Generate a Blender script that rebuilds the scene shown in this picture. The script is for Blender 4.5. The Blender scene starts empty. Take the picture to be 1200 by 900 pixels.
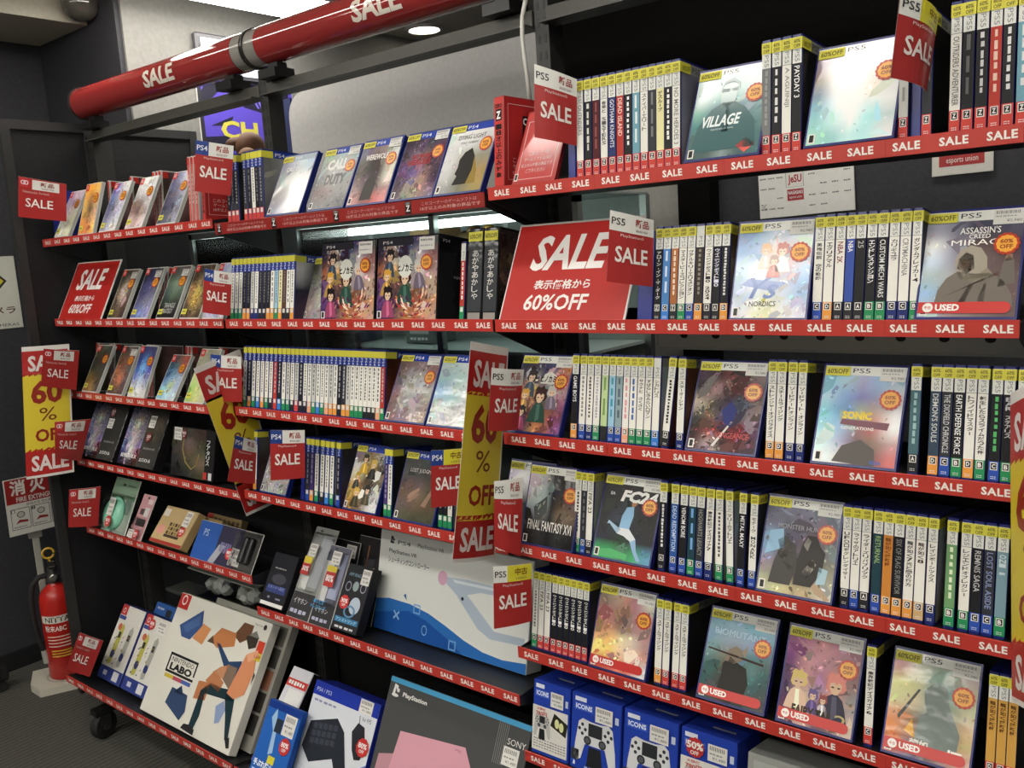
import bpy, math, random
from mathutils import Vector, Matrix
rnd = random.Random(7)
SC = bpy.context.scene
COL = SC.collection
H = 1.58                                   # camera height above the floor

# ------------------------------------------------------------------ camera
def _v(*a): return Vector(a)
_a = _v(-690 - 600, 373 - 450); _b = _v(1040 - 600, 7350 - 450)
F = math.sqrt(-(_a.x * _b.x + _a.y * _b.y))            # focal length in pixels of a 1200 px wide frame
_X = -_v(_a.x, _a.y, F).normalized()
_Z = -_v(_b.x, _b.y, F).normalized()
_Y = _Z.cross(_X)
RW = Matrix((_X, _Y, _Z))                              # camera (right, down, forward) -> world
cam = bpy.data.cameras.new('camera'); cam.sensor_fit = 'HORIZONTAL'; cam.sensor_width = 36.0
cam.lens = F / 1200 * 36.0; cam.clip_start = 0.02
cam_o = bpy.data.objects.new('camera', cam); COL.objects.link(cam_o)
r_, d_, f_ = RW.col[0], RW.col[1], RW.col[2]
cam_o.matrix_world = Matrix(((r_.x, -d_.x, -f_.x, 0), (r_.y, -d_.y, -f_.y, 0), (r_.z, -d_.z, -f_.z, H), (0, 0, 0, 1)))
SC.camera = cam_o
SC.view_settings.view_transform = 'Standard'; SC.view_settings.look = 'None'
SC.view_settings.gamma = 1.0; SC.view_settings.use_curve_mapping = False
SC.view_settings.exposure = -0.08
SC.cycles.max_bounces = 6; SC.cycles.diffuse_bounces = 3; SC.cycles.glossy_bounces = 3
SC.cycles.transparent_max_bounces = 12
SC.cycles.sample_clamp_indirect = 4.0
SC.cycles.use_denoising = True

# ------------------------------------------------------------------ world: dim light of the rest of the shop
W = bpy.data.worlds.new('shop_ambience'); SC.world = W; W.use_nodes = True
W.node_tree.nodes['Background'].inputs[0].default_value = (0.86, 0.85, 0.81, 1)
W.node_tree.nodes['Background'].inputs[1].default_value = 0.22
LAMP = 17.5                                            # radiance of the ceiling lamps' diffusers
CEIL = 2.62

# ------------------------------------------------------------------ pixels <-> places
def ray(px, py): return RW @ _v(px - 600, py - 450, F)
def at(px, py, Y):                                     # point of depth Y seen at a pixel
    d = ray(px, py); t = Y / d.y
    return _v(d.x * t, Y, H + d.z * t)
def at_z(px, py, z):
    d = ray(px, py); t = (z - H) / d.z
    return _v(d.x * t, d.y * t, z)
def at_x(px, py, x):
    d = ray(px, py); t = x / d.x
    return _v(x, d.y * t, H + d.z * t)
def xat(px, Y, z):                                     # X of the point at depth Y, height z seen in column px
    k = px - 600; q = z - H
    A = RW.col[0] * F - RW.col[2] * k
    return -(A.y * Y + A.z * q) / A.x

# ------------------------------------------------------------------ colours
def lin(c): return c / 12.92 if c <= 0.04045 else ((c + 0.055) / 1.055) ** 2.4
_hc = {}
def hx(s):
    if not isinstance(s, str): return s
    if s in _hc: return _hc[s]
    t = s if len(s) == 6 else ''.join(ch * 2 for ch in s)
    v = tuple(lin(int(t[i:i + 2], 16) / 255) for i in (0, 2, 4)); _hc[s] = v
    return v
NAMED = {'w': ('e9e7df', 'white'), 'k': ('212124', 'black'), 'n': ('2b3566', 'navy'), 'b': ('3f74c8', 'blue'), 'r': ('b03a30', 'red'),
         'o': ('d8893c', 'orange'), 'g': ('2f8a55', 'green'), 't': ('6f9fb0', 'teal'), 'y': ('e6dfa8', 'cream'), 'G': ('77797a', 'grey'),
         'm': ('4f1c20', 'maroon'), 'B': ('5b3a26', 'brown'), 'd': ('24414c', 'dark teal'), 's': ('9cc4dc', 'sky blue'), 'p': ('c79a90', 'pinkish'),
         'l': ('b9cf9a', 'pale green'), 'v': ('4a3a74', 'purple'), 'e': ('c9c9c4', 'pale grey'), 'K': ('34363c', 'charcoal')}
FOOT = {'r': 'c8463e', 'b': '2f50a8', 'g': '2b8b57', 'o': 'e39a45', 'k': '2a2a2c', 's': 'e8a684', 'n': '26326e', 'c': '3f80d0', 't': 'c9a878'}
FOOTN = {'r': 'red', 'b': 'blue', 'g': 'green', 'o': 'orange', 'k': 'black', 's': 'salmon', 'n': 'navy', 'c': 'bright blue', 't': 'tan'}

# ------------------------------------------------------------------ materials
MATS = {}
def nodes(name):
    m = bpy.data.materials.new(name); m.use_nodes = True
    nt = m.node_tree; b = nt.nodes['Principled BSDF']; MATS[name] = m
    return m, nt, b
def attr_mat(name, rough, metal=0.0, bump=0.0, bscale=40.0, vary=0.0, coat=0.0, spec=0.5):
    m, nt, b = nodes(name)
    a = nt.nodes.new('ShaderNodeAttribute'); a.attribute_name = 'Col'
    tc = nt.nodes.new('ShaderNodeTexCoord')
    out = a.outputs['Color']
    if vary:
        n = nt.nodes.new('ShaderNodeTexNoise'); n.inputs['Scale'].default_value = 60.0; n.inputs['Detail'].default_value = 4.0
        nt.links.new(tc.outputs['Object'], n.inputs['Vector'])
        mx = nt.nodes.new('ShaderNodeMix'); mx.data_type = 'RGBA'; mx.blend_type = 'MULTIPLY'; mx.inputs[0].default_value = vary
        nt.links.new(out, mx.inputs[6]); nt.links.new(n.outputs['Fac'], mx.inputs[7]); out = mx.outputs[2]
    nt.links.new(out, b.inputs['Base Color'])
    b.inputs['Roughness'].default_value = rough; b.inputs['Metallic'].default_value = metal
    b.inputs['Coat Weight'].default_value = coat; b.inputs['Coat Roughness'].default_value = 0.08
    b.inputs['Specular IOR Level'].default_value = spec
    if bump:
        n2 = nt.nodes.new('ShaderNodeTexNoise'); n2.inputs['Scale'].default_value = bscale; n2.inputs['Detail'].default_value = 2.0
        bp = nt.nodes.new('ShaderNodeBump'); bp.inputs['Strength'].default_value = bump; bp.inputs['Distance'].default_value = 0.01
        nt.links.new(tc.outputs['Object'], n2.inputs['Vector']); nt.links.new(n2.outputs['Fac'], bp.inputs['Height'])
        nt.links.new(bp.outputs['Normal'], b.inputs['Normal'])
    return m
attr_mat('print', 0.55, vary=0.12)
attr_mat('sleeve', 0.42, bump=0.02, bscale=14.0, spec=0.17)
attr_mat('gloss', 0.14, bump=0.02, bscale=12.0, spec=0.55)
attr_mat('wrap', 0.12, bump=0.22, bscale=22.0, spec=0.30)
attr_mat('plastic', 0.30, vary=0.05)
attr_mat('card', 0.28, bump=0.05, bscale=12.0, vary=0.06)
attr_mat('paint', 0.45, vary=0.25)
attr_mat('metal', 0.32, metal=0.85, vary=0.2)
attr_mat('rubber', 0.7, vary=0.2)
attr_mat('tube', 0.055, spec=1.0, vary=0.05)
def emit_mat(name, col, s):
    m, nt, b = nodes(name)
    b.inputs['Base Color'].default_value = (*hx(col), 1)
    b.inputs['Emission Color'].default_value = (*hx(col), 1); b.inputs['Emission Strength'].default_value = s
emit_mat('lamp_glow', 'fffaf0', LAMP)
emit_mat('downlight_glow', 'fff6e0', 8.0)
emit_mat('screen_glow', 'd8e0f4', 0.9)
emit_mat('case_glow', 'ecfff6', 6.0)
def glass_mat(name, bump):
    m, nt, b = nodes(name)
    tr = nt.nodes.new('ShaderNodeBsdfTransparent'); gl = nt.nodes.new('ShaderNodeBsdfGlossy'); gl.inputs['Roughness'].default_value = 0.08
    tr.inputs[0].default_value = (0.98, 0.99, 0.99, 1)
    fr = nt.nodes.new('ShaderNodeFresnel'); fr.inputs[0].default_value = 1.32
    tc = nt.nodes.new('ShaderNodeTexCoord'); n = nt.nodes.new('ShaderNodeTexNoise'); n.inputs['Scale'].default_value = 45
    bp = nt.nodes.new('ShaderNodeBump'); bp.inputs['Strength'].default_value = bump; bp.inputs['Distance'].default_value = 0.01
    nt.links.new(tc.outputs['Object'], n.inputs['Vector']); nt.links.new(n.outputs['Fac'], bp.inputs['Height'])
    nt.links.new(bp.outputs['Normal'], gl.inputs['Normal']); nt.links.new(bp.outputs['Normal'], fr.inputs['Normal'])
    mx = nt.nodes.new('ShaderNodeMixShader')
    nt.links.new(fr.outputs[0], mx.inputs[0]); nt.links.new(tr.outputs[0], mx.inputs[1]); nt.links.new(gl.outputs[0], mx.inputs[2])
    nt.links.new(mx.outputs[0], nt.nodes['Material Output'].inputs['Surface'])
glass_mat('clear_plastic', 0.35); glass_mat('clear_glass', 0.0)
def surf_mat(name, c1, c2, scale, rough, bump=0.0, kind='noise', metal=0.0, spec=0.3):
    m, nt, b = nodes(name)
    tc = nt.nodes.new('ShaderNodeTexCoord')
    if kind == 'noise':
        n = nt.nodes.new('ShaderNodeTexNoise'); n.inputs['Scale'].default_value = scale; n.inputs['Detail'].default_value = 6.0
        fac = n.outputs['Fac']
    elif kind == 'dots':
        n = nt.nodes.new('ShaderNodeTexVoronoi'); n.inputs['Scale'].default_value = scale; n.inputs['Randomness'].default_value = 0.0
        fac = n.outputs['Distance']
    else:
        n = nt.nodes.new('ShaderNodeTexWave'); n.inputs['Scale'].default_value = scale; n.inputs['Distortion'].default_value = 1.5
        n.inputs['Detail'].default_value = 3.0; n.inputs['Detail Scale'].default_value = 6.0; fac = n.outputs['Fac']
    nt.links.new(tc.outputs['Object'], n.inputs['Vector'])
    cr = nt.nodes.new('ShaderNodeValToRGB')
    cr.color_ramp.elements[0].color = (*hx(c1), 1); cr.color_ramp.elements[1].color = (*hx(c2), 1)
    cr.color_ramp.elements[0].position = 0.3; cr.color_ramp.elements[1].position = 0.7
    nt.links.new(fac, cr.inputs[0]); nt.links.new(cr.outputs[0], b.inputs['Base Color'])
    b.inputs['Roughness'].default_value = rough; b.inputs['Metallic'].default_value = metal; b.inputs['Specular IOR Level'].default_value = spec
    if bump:
        bp = nt.nodes.new('ShaderNodeBump'); bp.inputs['Strength'].default_value = bump; bp.inputs['Distance'].default_value = 0.004
        nt.links.new(fac, bp.inputs['Height']); nt.links.new(bp.outputs['Normal'], b.inputs['Normal'])
surf_mat('wall_dark', '333338', '3b3b3f', 90, 0.6, 0.1)
surf_mat('wall_grey', 'a2a19a', 'acaba4', 60, 0.7, 0.1)
surf_mat('wall_black', '0a0909', '0e0d0d', 40, 0.7, 0.05, spec=0.05)
surf_mat('ceiling_paint', 'c4c1b6', 'cccabe', 80, 0.8, 0.1)
surf_mat('beam_paint', 'b9b6a6', 'c2bfb0', 80, 0.7, 0.1)
surf_mat('carpet', '403f3a', '504f49', 14, 0.95, 0.3, 'wave')
surf_mat('perforated', '19191b', '252527', 150, 0.5, 0.4, 'dots')
surf_mat('wall_side', '7d7c78', '868581', 60, 0.7, 0.1)
surf_mat('base_board', '1c1c1e', '242426', 60, 0.5)

# ------------------------------------------------------------------ text outlines
_tc = bpy.data.curves.new('lettering', 'FONT'); _to = bpy.data.objects.new('lettering', _tc); _tcache = {}
def glyphs(s, bold, shear, lsp=1.0):
    k = (s, bold, shear, lsp)
    if k not in _tcache:
        _tc.body = s; _tc.offset = bold; _tc.shear = shear; _tc.resolution_u = 2; _tc.space_character = lsp
        me = _to.to_mesh()
        vs = [(v.co.x, v.co.y) for v in me.vertices]; fs = [tuple(p.vertices) for p in me.polygons]
        _to.to_mesh_clear()
        if vs:
            x0 = min(v[0] for v in vs); x1 = max(v[0] for v in vs); y0 = min(v[1] for v in vs); y1 = max(v[1] for v in vs)
            vs = [((x - x0) / max(1e-6, x1 - x0), (y - y0) / max(1e-6, y1 - y0)) for x, y in vs]
            _tcache[k] = (vs, fs, (x1 - x0) / max(1e-6, y1 - y0))
        else: _tcache[k] = ([], [], 1)
    return _tcache[k]

# ------------------------------------------------------------------ mesh building
EPS = 0.00035
def flat(o, U=(1, 0, 0), V=(0, 0, 1), N=(0, -1, 0)):   # mapper (u, v, layer) -> point on a plane
    o, U, V, N = Vector(o), Vector(U), Vector(V), Vector(N)
    return lambda u, v, k=0: o + U * u + V * v + N * (k * EPS)
FRONT = flat((0, 0, 0))
class MB:
    def __init__(s): s.v = []; s.f = []; s.c = []; s.m = []; s.mats = []
    def mi(s, m):
        if m not in s.mats: s.mats.append(m)
        return s.mats.index(m)
    def add(s, vs, fs, col, mat='print'):
        n = len(s.v); i = s.mi(mat); multi = isinstance(col, list)
        s.v.extend(tuple(p) for p in vs)
        c0 = None if multi else hx(col)
        for j, f in enumerate(fs):
            s.f.append(tuple(n + q for q in f)); s.m.append(i)
            s.c.append(tuple(col[q] for q in f) if multi else c0)
        return s
    def rect(s, mp, u0, v0, u1, v1, col, k=1, mat='print'):
        return s.add([mp(u0, v0, k), mp(u1, v0, k), mp(u1, v1, k), mp(u0, v1, k)], [(0, 1, 2, 3)], col, mat)
    def rectn(s, mp, u0, v0, u1, v1, col, k=1, mat='print', n=8, nv=4):   # subdivided, for curved mappers
        for i in range(n):
            for j in range(nv): s.rect(mp, u0 + (u1 - u0) * i / n, v0 + (v1 - v0) * j / nv, u0 + (u1 - u0) * (i + 1) / n, v0 + (v1 - v0) * (j + 1) / nv, col, k, mat)
        return s
    def poly(s, mp, pts, col, k=1, mat='print'):
        return s.add([mp(u, v, k) for u, v in pts], [tuple(range(len(pts)))], col, mat)
    def disc(s, mp, u, v, ru, rv, col, k=1, mat='print', n=20, wob=0.0, a0=0.0):
        return s.poly(mp, [(u + ru * (1 + wob * (-1) ** i) * math.cos(a0 + 2 * math.pi * i / n), v + rv * (1 + wob * (-1) ** i) * math.sin(a0 + 2 * math.pi * i / n)) for i in range(n)], col, k, mat)
    def ring(s, mp, u, v, ru, rv, t, col, k=1, mat='print', n=24, a0=0.0, a1=2 * math.pi):
        vs = []; fs = []
        for i in range(n + 1):
            a = a0 + (a1 - a0) * i / n
            for q in (1, 1 - t): vs.append(mp(u + ru * q * math.cos(a), v + rv * q * math.sin(a), k))
        for i in range(n): fs.append((2 * i, 2 * i + 1, 2 * i + 3, 2 * i + 2))
        return s.add(vs, fs, col, mat)
    def text(s, mp, t, u0, v0, u1, v1, col, k=2, mat='print', bold=0.0, shear=0.0, rot=0, lsp=1.0, sub=0):
        vs, fs, ar = glyphs(t, bold, shear, lsp)
        for _ in range(sub):                             # finer triangles, for lettering on curved surfaces
            vs = list(vs); g = []; ed = {}
            def mid(a, b):
                q = (min(a, b), max(a, b))
                if q not in ed: ed[q] = len(vs); vs.append(((vs[a][0] + vs[b][0]) / 2, (vs[a][1] + vs[b][1]) / 2))
                return ed[q]
            for a, b, c in fs:
                d, e, f = mid(a, b), mid(b, c), mid(c, a); g += [(a, d, f), (d, b, e), (f, e, c), (d, e, f)]
            fs = g
        if not vs: return s
        if rot == 90: P = [mp(u0 + y * (u1 - u0), v1 - x * (v1 - v0), k) for x, y in vs]      # reads downwards
        else: P = [mp(u0 + x * (u1 - u0), v0 + y * (v1 - v0), k) for x, y in vs]
        return s.add(P, fs, col, mat)
    def stack(s, mp, t, u0, v0, u1, v1, col, k=2, mat='print', bold=0.02):                    # Japanese, top to bottom
        t = t.replace(' ', '　'); n = len(t); h = (v1 - v0) / n
        for i, ch in enumerate(t):
            if ch == '　': continue
            b = v1 - (i + 1) * h
            if ch in 'ー・-~': s.rect(mp, (u0 + u1) / 2 - (u1 - u0) * .08, b + h * .15, (u0 + u1) / 2 + (u1 - u0) * .08, b + h * (.85 if ch != '・' else .45), col, k, mat)
            else: s.text(mp, ch, u0, b + h * .06, u1, b + h * .94, col, k, mat, bold)
        return s
    def greek(s, mp, u0, v0, u1, v1, n, col, k=2, mat='print', vert=True, seed=0):             # lettering too small to read in the photo
        q = random.Random(seed)
        for i in range(n):
            a, b = i / n, (i + q.uniform(.55, .85)) / n
            if vert:
                s.rect(mp, u0 + (u1 - u0) * q.uniform(0, .2), v1 - (v1 - v0) * b, u1 - (u1 - u0) * q.uniform(0, .2), v1 - (v1 - v0) * a, col, k, mat)
            else: s.rect(mp, u0 + (u1 - u0) * a, v0 + (v1 - v0) * q.uniform(0, .2), u0 + (u1 - u0) * b, v1 - (v1 - v0) * q.uniform(0, .2), col, k, mat)
        return s
    def art(s, mp, u0, v0, u1, v1, grid, k=1, mat='print', jit=0.10, nx=12, ny=16, seed=1):    # printed picture: blended colour cells under many cut shapes
        q = random.Random(seed)
        g = [[hx(c) for c in r.split()] for r in (grid.split(',') if isinstance(grid, str) else grid)]
        R, Cn = len(g), len(g[0])
        def at_(fx_, fy_):
            x = min(max(fx_ * Cn - .5, 0), Cn - 1.001); y = min(max((1 - fy_) * R - .5, 0), R - 1.001)
            a, b = int(x), int(y); fx, fy = x - a, y - b; a2, b2 = min(a + 1, Cn - 1), min(b + 1, R - 1)
            return [(g[b][a][t] * (1 - fx) + g[b][a2][t] * fx) * (1 - fy) + (g[b2][a][t] * (1 - fx) + g[b2][a2][t] * fx) * fy for t in range(3)]
        def tint(c, e, w): return tuple(min(.92, max(.004, t * e * (1 + q.uniform(-1, 1) * w))) for t in c)
        vs = []; cs = []; fs = []
        for j in range(ny + 1):
            for i in range(nx + 1):
                cs.append(tint(at_(i / nx, j / ny), 1 + q.uniform(-1, 1) * jit * .6, jit * .3)); vs.append(mp(u0 + (u1 - u0) * i / nx, v0 + (v1 - v0) * j / ny, k))
        for j in range(ny):
            for i in range(nx): fs.append((j * (nx + 1) + i, j * (nx + 1) + i + 1, (j + 1) * (nx + 1) + i + 1, (j + 1) * (nx + 1) + i))
        s.add(vs, fs, cs, mat)
        asp = (u1 - u0) / (v1 - v0)
        NB = int(260 * jit) if nx >= 10 else int(40 * jit); NF = int(900 * jit) if nx >= 10 else 0; j4 = min(1.0, .2 + jit * 3)
        for n in range(NB + NF):
            fine = n >= NB; x, y = q.random(), q.random()
            r = (.19 * (1 - n / max(1, NB)) ** 1.5 + .03) * q.uniform(.6, 1.2) if not fine else q.uniform(.010, .042)
            a0 = q.uniform(0, 6.28); el = q.uniform(.2, .75); m_ = q.choice((3, 4, 5, 6, 7)); ta = q.choice((.5, .9, 1.2, 2.0, 2.6)) + q.uniform(-.3, .3)
            pts = []
            for i in range(m_):
                a = a0 + 6.283 * i / m_; rr = r * q.uniform(.5, 1.3); dx, dy = rr * math.cos(a), rr * el * math.sin(a)
                px, py = x + dx * math.cos(ta) - dy * math.sin(ta), y + (dx * math.sin(ta) + dy * math.cos(ta)) * asp
                pts.append((u0 + (u1 - u0) * min(max(px, 0), 1), v0 + (v1 - v0) * min(max(py, 0), 1)))
            c = at_(x + q.uniform(-.12, .12), y + q.uniform(-.12, .12)); e = math.exp((q.uniform(-.9, .55) if not fine else q.choice((-1.3, -.9, -.5, .4, .8, 1.1))) * j4)
            s.poly(mp, pts, tint(c, e, .10 + jit * .6), k + .15 + n * .0010, mat)
        return s
    def figure(s, mp, u, v, h, hair, cloth, skin='d8b89c', k=1.8, mat='sleeve', tilt=0.0):     # a small drawn person: coat, head, tufted hair
        T = lambda pts, c, kk: s.poly(mp, [(u + (a + b * tilt) * h, v + b * h) for a, b in pts], c, kk, mat)
        T([(-.30, 0), (-.24, .28), (-.17, .46), (-.06, .54), (.07, .54), (.18, .45), (.25, .26), (.32, 0)], cloth, k)
        T([(-.05, .50), (.05, .50), (.10, .10), (-.02, .0)], tuple(min(.9, c * 1.9 + .02) for c in hx(cloth)), k + .1)
        T([(-.20, .66), (-.17, .90), (-.24, .84), (-.12, 1.0), (-.02, .96), (.06, 1.03), (.12, .94), (.22, .92), (.19, .82), (.24, .70), (.17, .60), (-.14, .58)], hair, k + .2)
        T([(-.12, .66), (-.12, .76), (-.04, .80), (.02, .74), (.06, .80), (.13, .77), (.13, .66), (.06, .56), (0, .53), (-.07, .56)], skin, k + .3)
        T([(-.09, .67), (-.03, .67), (-.03, .70), (-.09, .70)], '2a2020', k + .4); T([(.04, .67), (.10, .67), (.10, .70), (.04, .70)], '2a2020', k + .4)
        return s
    def box(s, x0, y0, z0, x1, y1, z1, col, mat='print'):
        vs = [(x, y, z) for z in (z0, z1) for y in (y0, y1) for x in (x0, x1)]
        return s.add(vs, [(0, 2, 3, 1), (4, 5, 7, 6), (0, 1, 5, 4), (2, 6, 7, 3), (0, 4, 6, 2), (1, 3, 7, 5)], col, mat)
    def bbox(s, x0, y0, z0, x1, y1, z1, col, mat='print', r=0.003):                            # box with chamfered edges
        r = min(r, (x1 - x0) * .45, (y1 - y0) * .45, (z1 - z0) * .45); vs = []; ix = {}
        for sx, X in ((0, x0), (1, x1)):
            for sy, Yq in ((0, y0), (1, y1)):
                for sz, Zq in ((0, z0), (1, z1)):
                    dx, dy, dz = (r, -r)[sx], (r, -r)[sy], (r, -r)[sz]
                    for t, p in enumerate(((X, Yq + dy, Zq + dz), (X + dx, Yq, Zq + dz), (X + dx, Yq + dy, Zq))):
                        ix[sx, sy, sz, t] = len(vs); vs.append(p)
        fs = []
        for a in (0, 1):
            fs.append([ix[a, p, q, 0] for p, q in ((0, 0), (1, 0), (1, 1), (0, 1))])
            fs.append([ix[p, a, q, 1] for p, q in ((0, 0), (1, 0), (1, 1), (0, 1))])
            fs.append([ix[p, q, a, 2] for p, q in ((0, 0), (1, 0), (1, 1), (0, 1))])
        for a in (0, 1):
            for b in (0, 1):
                fs.append([ix[a, b, 0, 0], ix[a, b, 1, 0], ix[a, b, 1, 1], ix[a, b, 0, 1]])
                fs.append([ix[a, 0, b, 0], ix[a, 1, b, 0], ix[a, 1, b, 2], ix[a, 0, b, 2]])
                fs.append([ix[0, a, b, 1], ix[1, a, b, 1], ix[1, a, b, 2], ix[0, a, b, 2]])
                for c in (0, 1): fs.append([ix[a, b, c, t] for t in range(3)])
        return s.add(vs, fs, col, mat)
    def prism(s, pts, z0, z1, col, mat='print', axis='z'):                                     # outline extruded
        n = len(pts)
        P = (lambda u, v, w: (u, v, w)) if axis == 'z' else ((lambda u, v, w: (u, w, v)) if axis == 'y' else (lambda u, v, w: (w, u, v)))
        vs = [P(u, v, z0) for u, v in pts] + [P(u, v, z1) for u, v in pts]
        return s.add(vs, [tuple(range(n))[::-1], tuple(range(n, 2 * n))] + [(i, (i + 1) % n, n + (i + 1) % n, n + i) for i in range(n)], col, mat)
    def lathe(s, prof, col, mat='plastic', n=24, o=(0, 0, 0), ax=None, cap=True):              # profile (radius, height)
        M = Matrix.Identity(3) if ax is None else Vector((0, 0, 1)).rotation_difference(Vector(ax)).to_matrix()
        o = Vector(o); vs = []; fs = []
        for r, z in prof:
            for i in range(n): vs.append(o + M @ Vector((r * math.cos(2 * math.pi * i / n), r * math.sin(2 * math.pi * i / n), z)))
        for j in range(len(prof) - 1):
            for i in range(n): fs.append((j * n + i, j * n + (i + 1) % n, (j + 1) * n + (i + 1) % n, (j + 1) * n + i))
        if cap: fs += [tuple(range(n))[::-1], tuple(range((len(prof) - 1) * n, len(prof) * n))]
        return s.add(vs, fs, col, mat)
    def tube(s, pts, r, col, mat='plastic', n=10):
        pts = [Vector(p) for p in pts]; vs = []; fs = []; up = None
        for i, p in enumerate(pts):
            d = (pts[min(i + 1, len(pts) - 1)] - pts[max(i - 1, 0)]).normalized()
            if up is None: up = d.orthogonal().normalized()
            up = (up - d * up.dot(d)).normalized(); q = d.cross(up)
            for k in range(n): vs.append(p + (up * math.cos(2 * math.pi * k / n) + q * math.sin(2 * math.pi * k / n)) * r)
        for i in range(len(pts) - 1):
            for k in range(n): fs.append((i * n + k, i * n + (k + 1) % n, (i + 1) * n + (k + 1) % n, (i + 1) * n + k))
        fs += [tuple(range(n))[::-1], tuple(range((len(pts) - 1) * n, len(pts) * n))]
        return s.add(vs, fs, col, mat)
    def mesh(s, name):
        me = bpy.data.meshes.new(name); me.from_pydata(s.v, [], s.f)
        for m in s.mats: me.materials.append(MATS[m])
        me.polygons.foreach_set('material_index', s.m)
        at_ = me.color_attributes.new('Col', 'FLOAT_COLOR', 'CORNER'); buf = []
        for f, c in zip(s.f, s.c):
            if isinstance(c[0], tuple):
                for q in c: buf += [q[0], q[1], q[2], 1.0]
            else: buf += [c[0], c[1], c[2], 1.0] * len(f)
        at_.data.foreach_set('color', buf)
        me.update()
        return me
    def build(s, name, parent=None, smooth=False):
        me = s.mesh(name)
        if smooth: me.polygons.foreach_set('use_smooth', [True] * len(me.polygons))
        return link(name, me, parent)
def link(name, me, parent=None):
    o = bpy.data.objects.new(name, me); COL.objects.link(o)
    if parent is not None: o.parent = parent
    return o
def thing(name, label, cat, loc=(0, 0, 0), rot=(0, 0, 0), group=None):
    o = bpy.data.objects.new(name, None); COL.objects.link(o); o.empty_display_size = 0.02
    o.location = loc; o.rotation_euler = rot
    return tag(o, label, cat, group)
def tag(o, label, cat, group=None):
    o['label'] = label; o['category'] = cat
    if group: o['group'] = group
    return o
def struct(name, mb, mat=None, label=None):
    o = mb.build(name)
    if mat:
        o.data.materials.clear(); o.data.materials.append(MATS[mat])
        o.data.polygons.foreach_set('material_index', [0] * len(o.data.polygons))
    o['kind'] = 'structure'
    return o
ORD = 'first second third fourth fifth sixth seventh eighth ninth tenth eleventh twelfth thirteenth fourteenth fifteenth sixteenth seventeenth eighteenth nineteenth twentieth'.split()
def ordw(i):                                           # 0 -> first
    if i < 20: return ORD[i]
    t = ('twenty', 'thirty')[(i + 1) // 10 - 2]; u = (i + 1) % 10
    return ('twentieth', 'thirtieth')[(i + 1) // 10 - 2] if u == 0 else t + '-' + ORD[u - 1]

# ================================================================== the room
XL, XA, XB, XR = -3.145, -2.135, -1.172, -0.236        # ends of the three bays
YL = 1.38                                              # front of the shelf lips
YU = 1.585                                             # uprights
struct('floor', MB().box(-6.5, -3, -0.05, 3, 5.2, 0, '444'), 'carpet')
struct('ceiling', MB().box(-6.5, -3, CEIL, 3, 5.2, CEIL + .05, '999'), 'ceiling_paint')
struct('wall_left', MB().box(-3.95, -3, 0, -3.85, 1.78, CEIL, '333'), 'wall_dark')
struct('wall_column', MB().box(-3.95, 1.7805, 0, -3.235, 4.6, CEIL, '333'), 'wall_dark')
struct('wall_return', MB().box(-3.2345, 1.80, 0, -3.222, 4.6, CEIL, '888'), 'wall_side')
struct('baseboard_left', MB().box(-3.85, -3, 0, -3.838, 1.78, 0.075, '222'), 'base_board')
struct('wall_beam', MB().box(-3.85, -1.0, 2.512, -3.44, 1.78, CEIL, 'bbb'), 'beam_paint')
struct('wall_back', MB().box(-6.5, 4.6, 0, 3, 4.7, CEIL, '888'), 'wall_grey')
struct('wall_partition', MB().box(at(640, 230, 2.42).x, 2.42, 0, 3, 2.52, CEIL, '222'), 'wall_dark')
struct('wall_header', MB().box(at(648, 60, 1.95).x, 1.95, 1.90, 3, 1.975, CEIL, '111'), 'wall_black')
struct('wall_pillar', MB().box(-1.03, 2.36, 0, -0.93, 2.419, 1.93, '111'), 'wall_black')
struct('wall_rear', MB().box(-6.5, -3.1, 0, 3, -3, CEIL, '888'), 'wall_grey')

def lamp(x0, y0, x1, y1, label):
    t = thing('ceiling_light', label, 'ceiling light', ((x0 + x1) / 2, (y0 + y1) / 2, CEIL), group='fluorescent ceiling lights')
    a, b = (x1 - x0) / 2, (y1 - y0) / 2
    MB().box(-a - .02, -b - .02, -.05, a + .02, b + .02, -.0005, 'ddd', 'paint').build('housing', t)
    MB().bbox(-a, -b, -.065, a, b, -.0505, 'fff', 'lamp_glow', r=.006).build('diffuser', t)
lamp(-3.06, 1.42, -2.83, 2.50, 'long fluorescent ceiling light behind the red tubular sale sign')
for i, x in enumerate((-4.2, -2.7, -1.2, 0.3)):
    lamp(x - .62, .94, x + .62, 1.02, ordw(i) + ' slim fluorescent light in the ceiling row over the rack')
lamp(-1.25, 2.02, .10, 2.16, 'slim cove light between the black header wall and the partition')  # added out of view to brighten the sponsor poster
for j, (y, nm) in enumerate(((-.15, 'first'), (-1.1, 'second'), (-2.2, 'third'))):
    for i, x in enumerate((-3.3, -1.6, 0.1)):
        lamp(x - .62, y - .13, x + .62, y + .13, f'{ordw(i)} wide fluorescent light in the {nm} ceiling row behind the viewer')
t = thing('downlight', 'round recessed downlight seen under the red tubular sale sign', 'ceiling light', (at_z(497, 33, CEIL)))
MB().lathe([(.075, -.012), (.09, -.012), (.09, -.0005), (.075, -.0005)], 'ccc', 'paint', 24, cap=False).build('trim_ring', t)
MB().lathe([(.0, -.011), (.07, -.010), (.07, -.001)], 'fff', 'downlight_glow', 24, cap=False).build('bulb', t)

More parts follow.
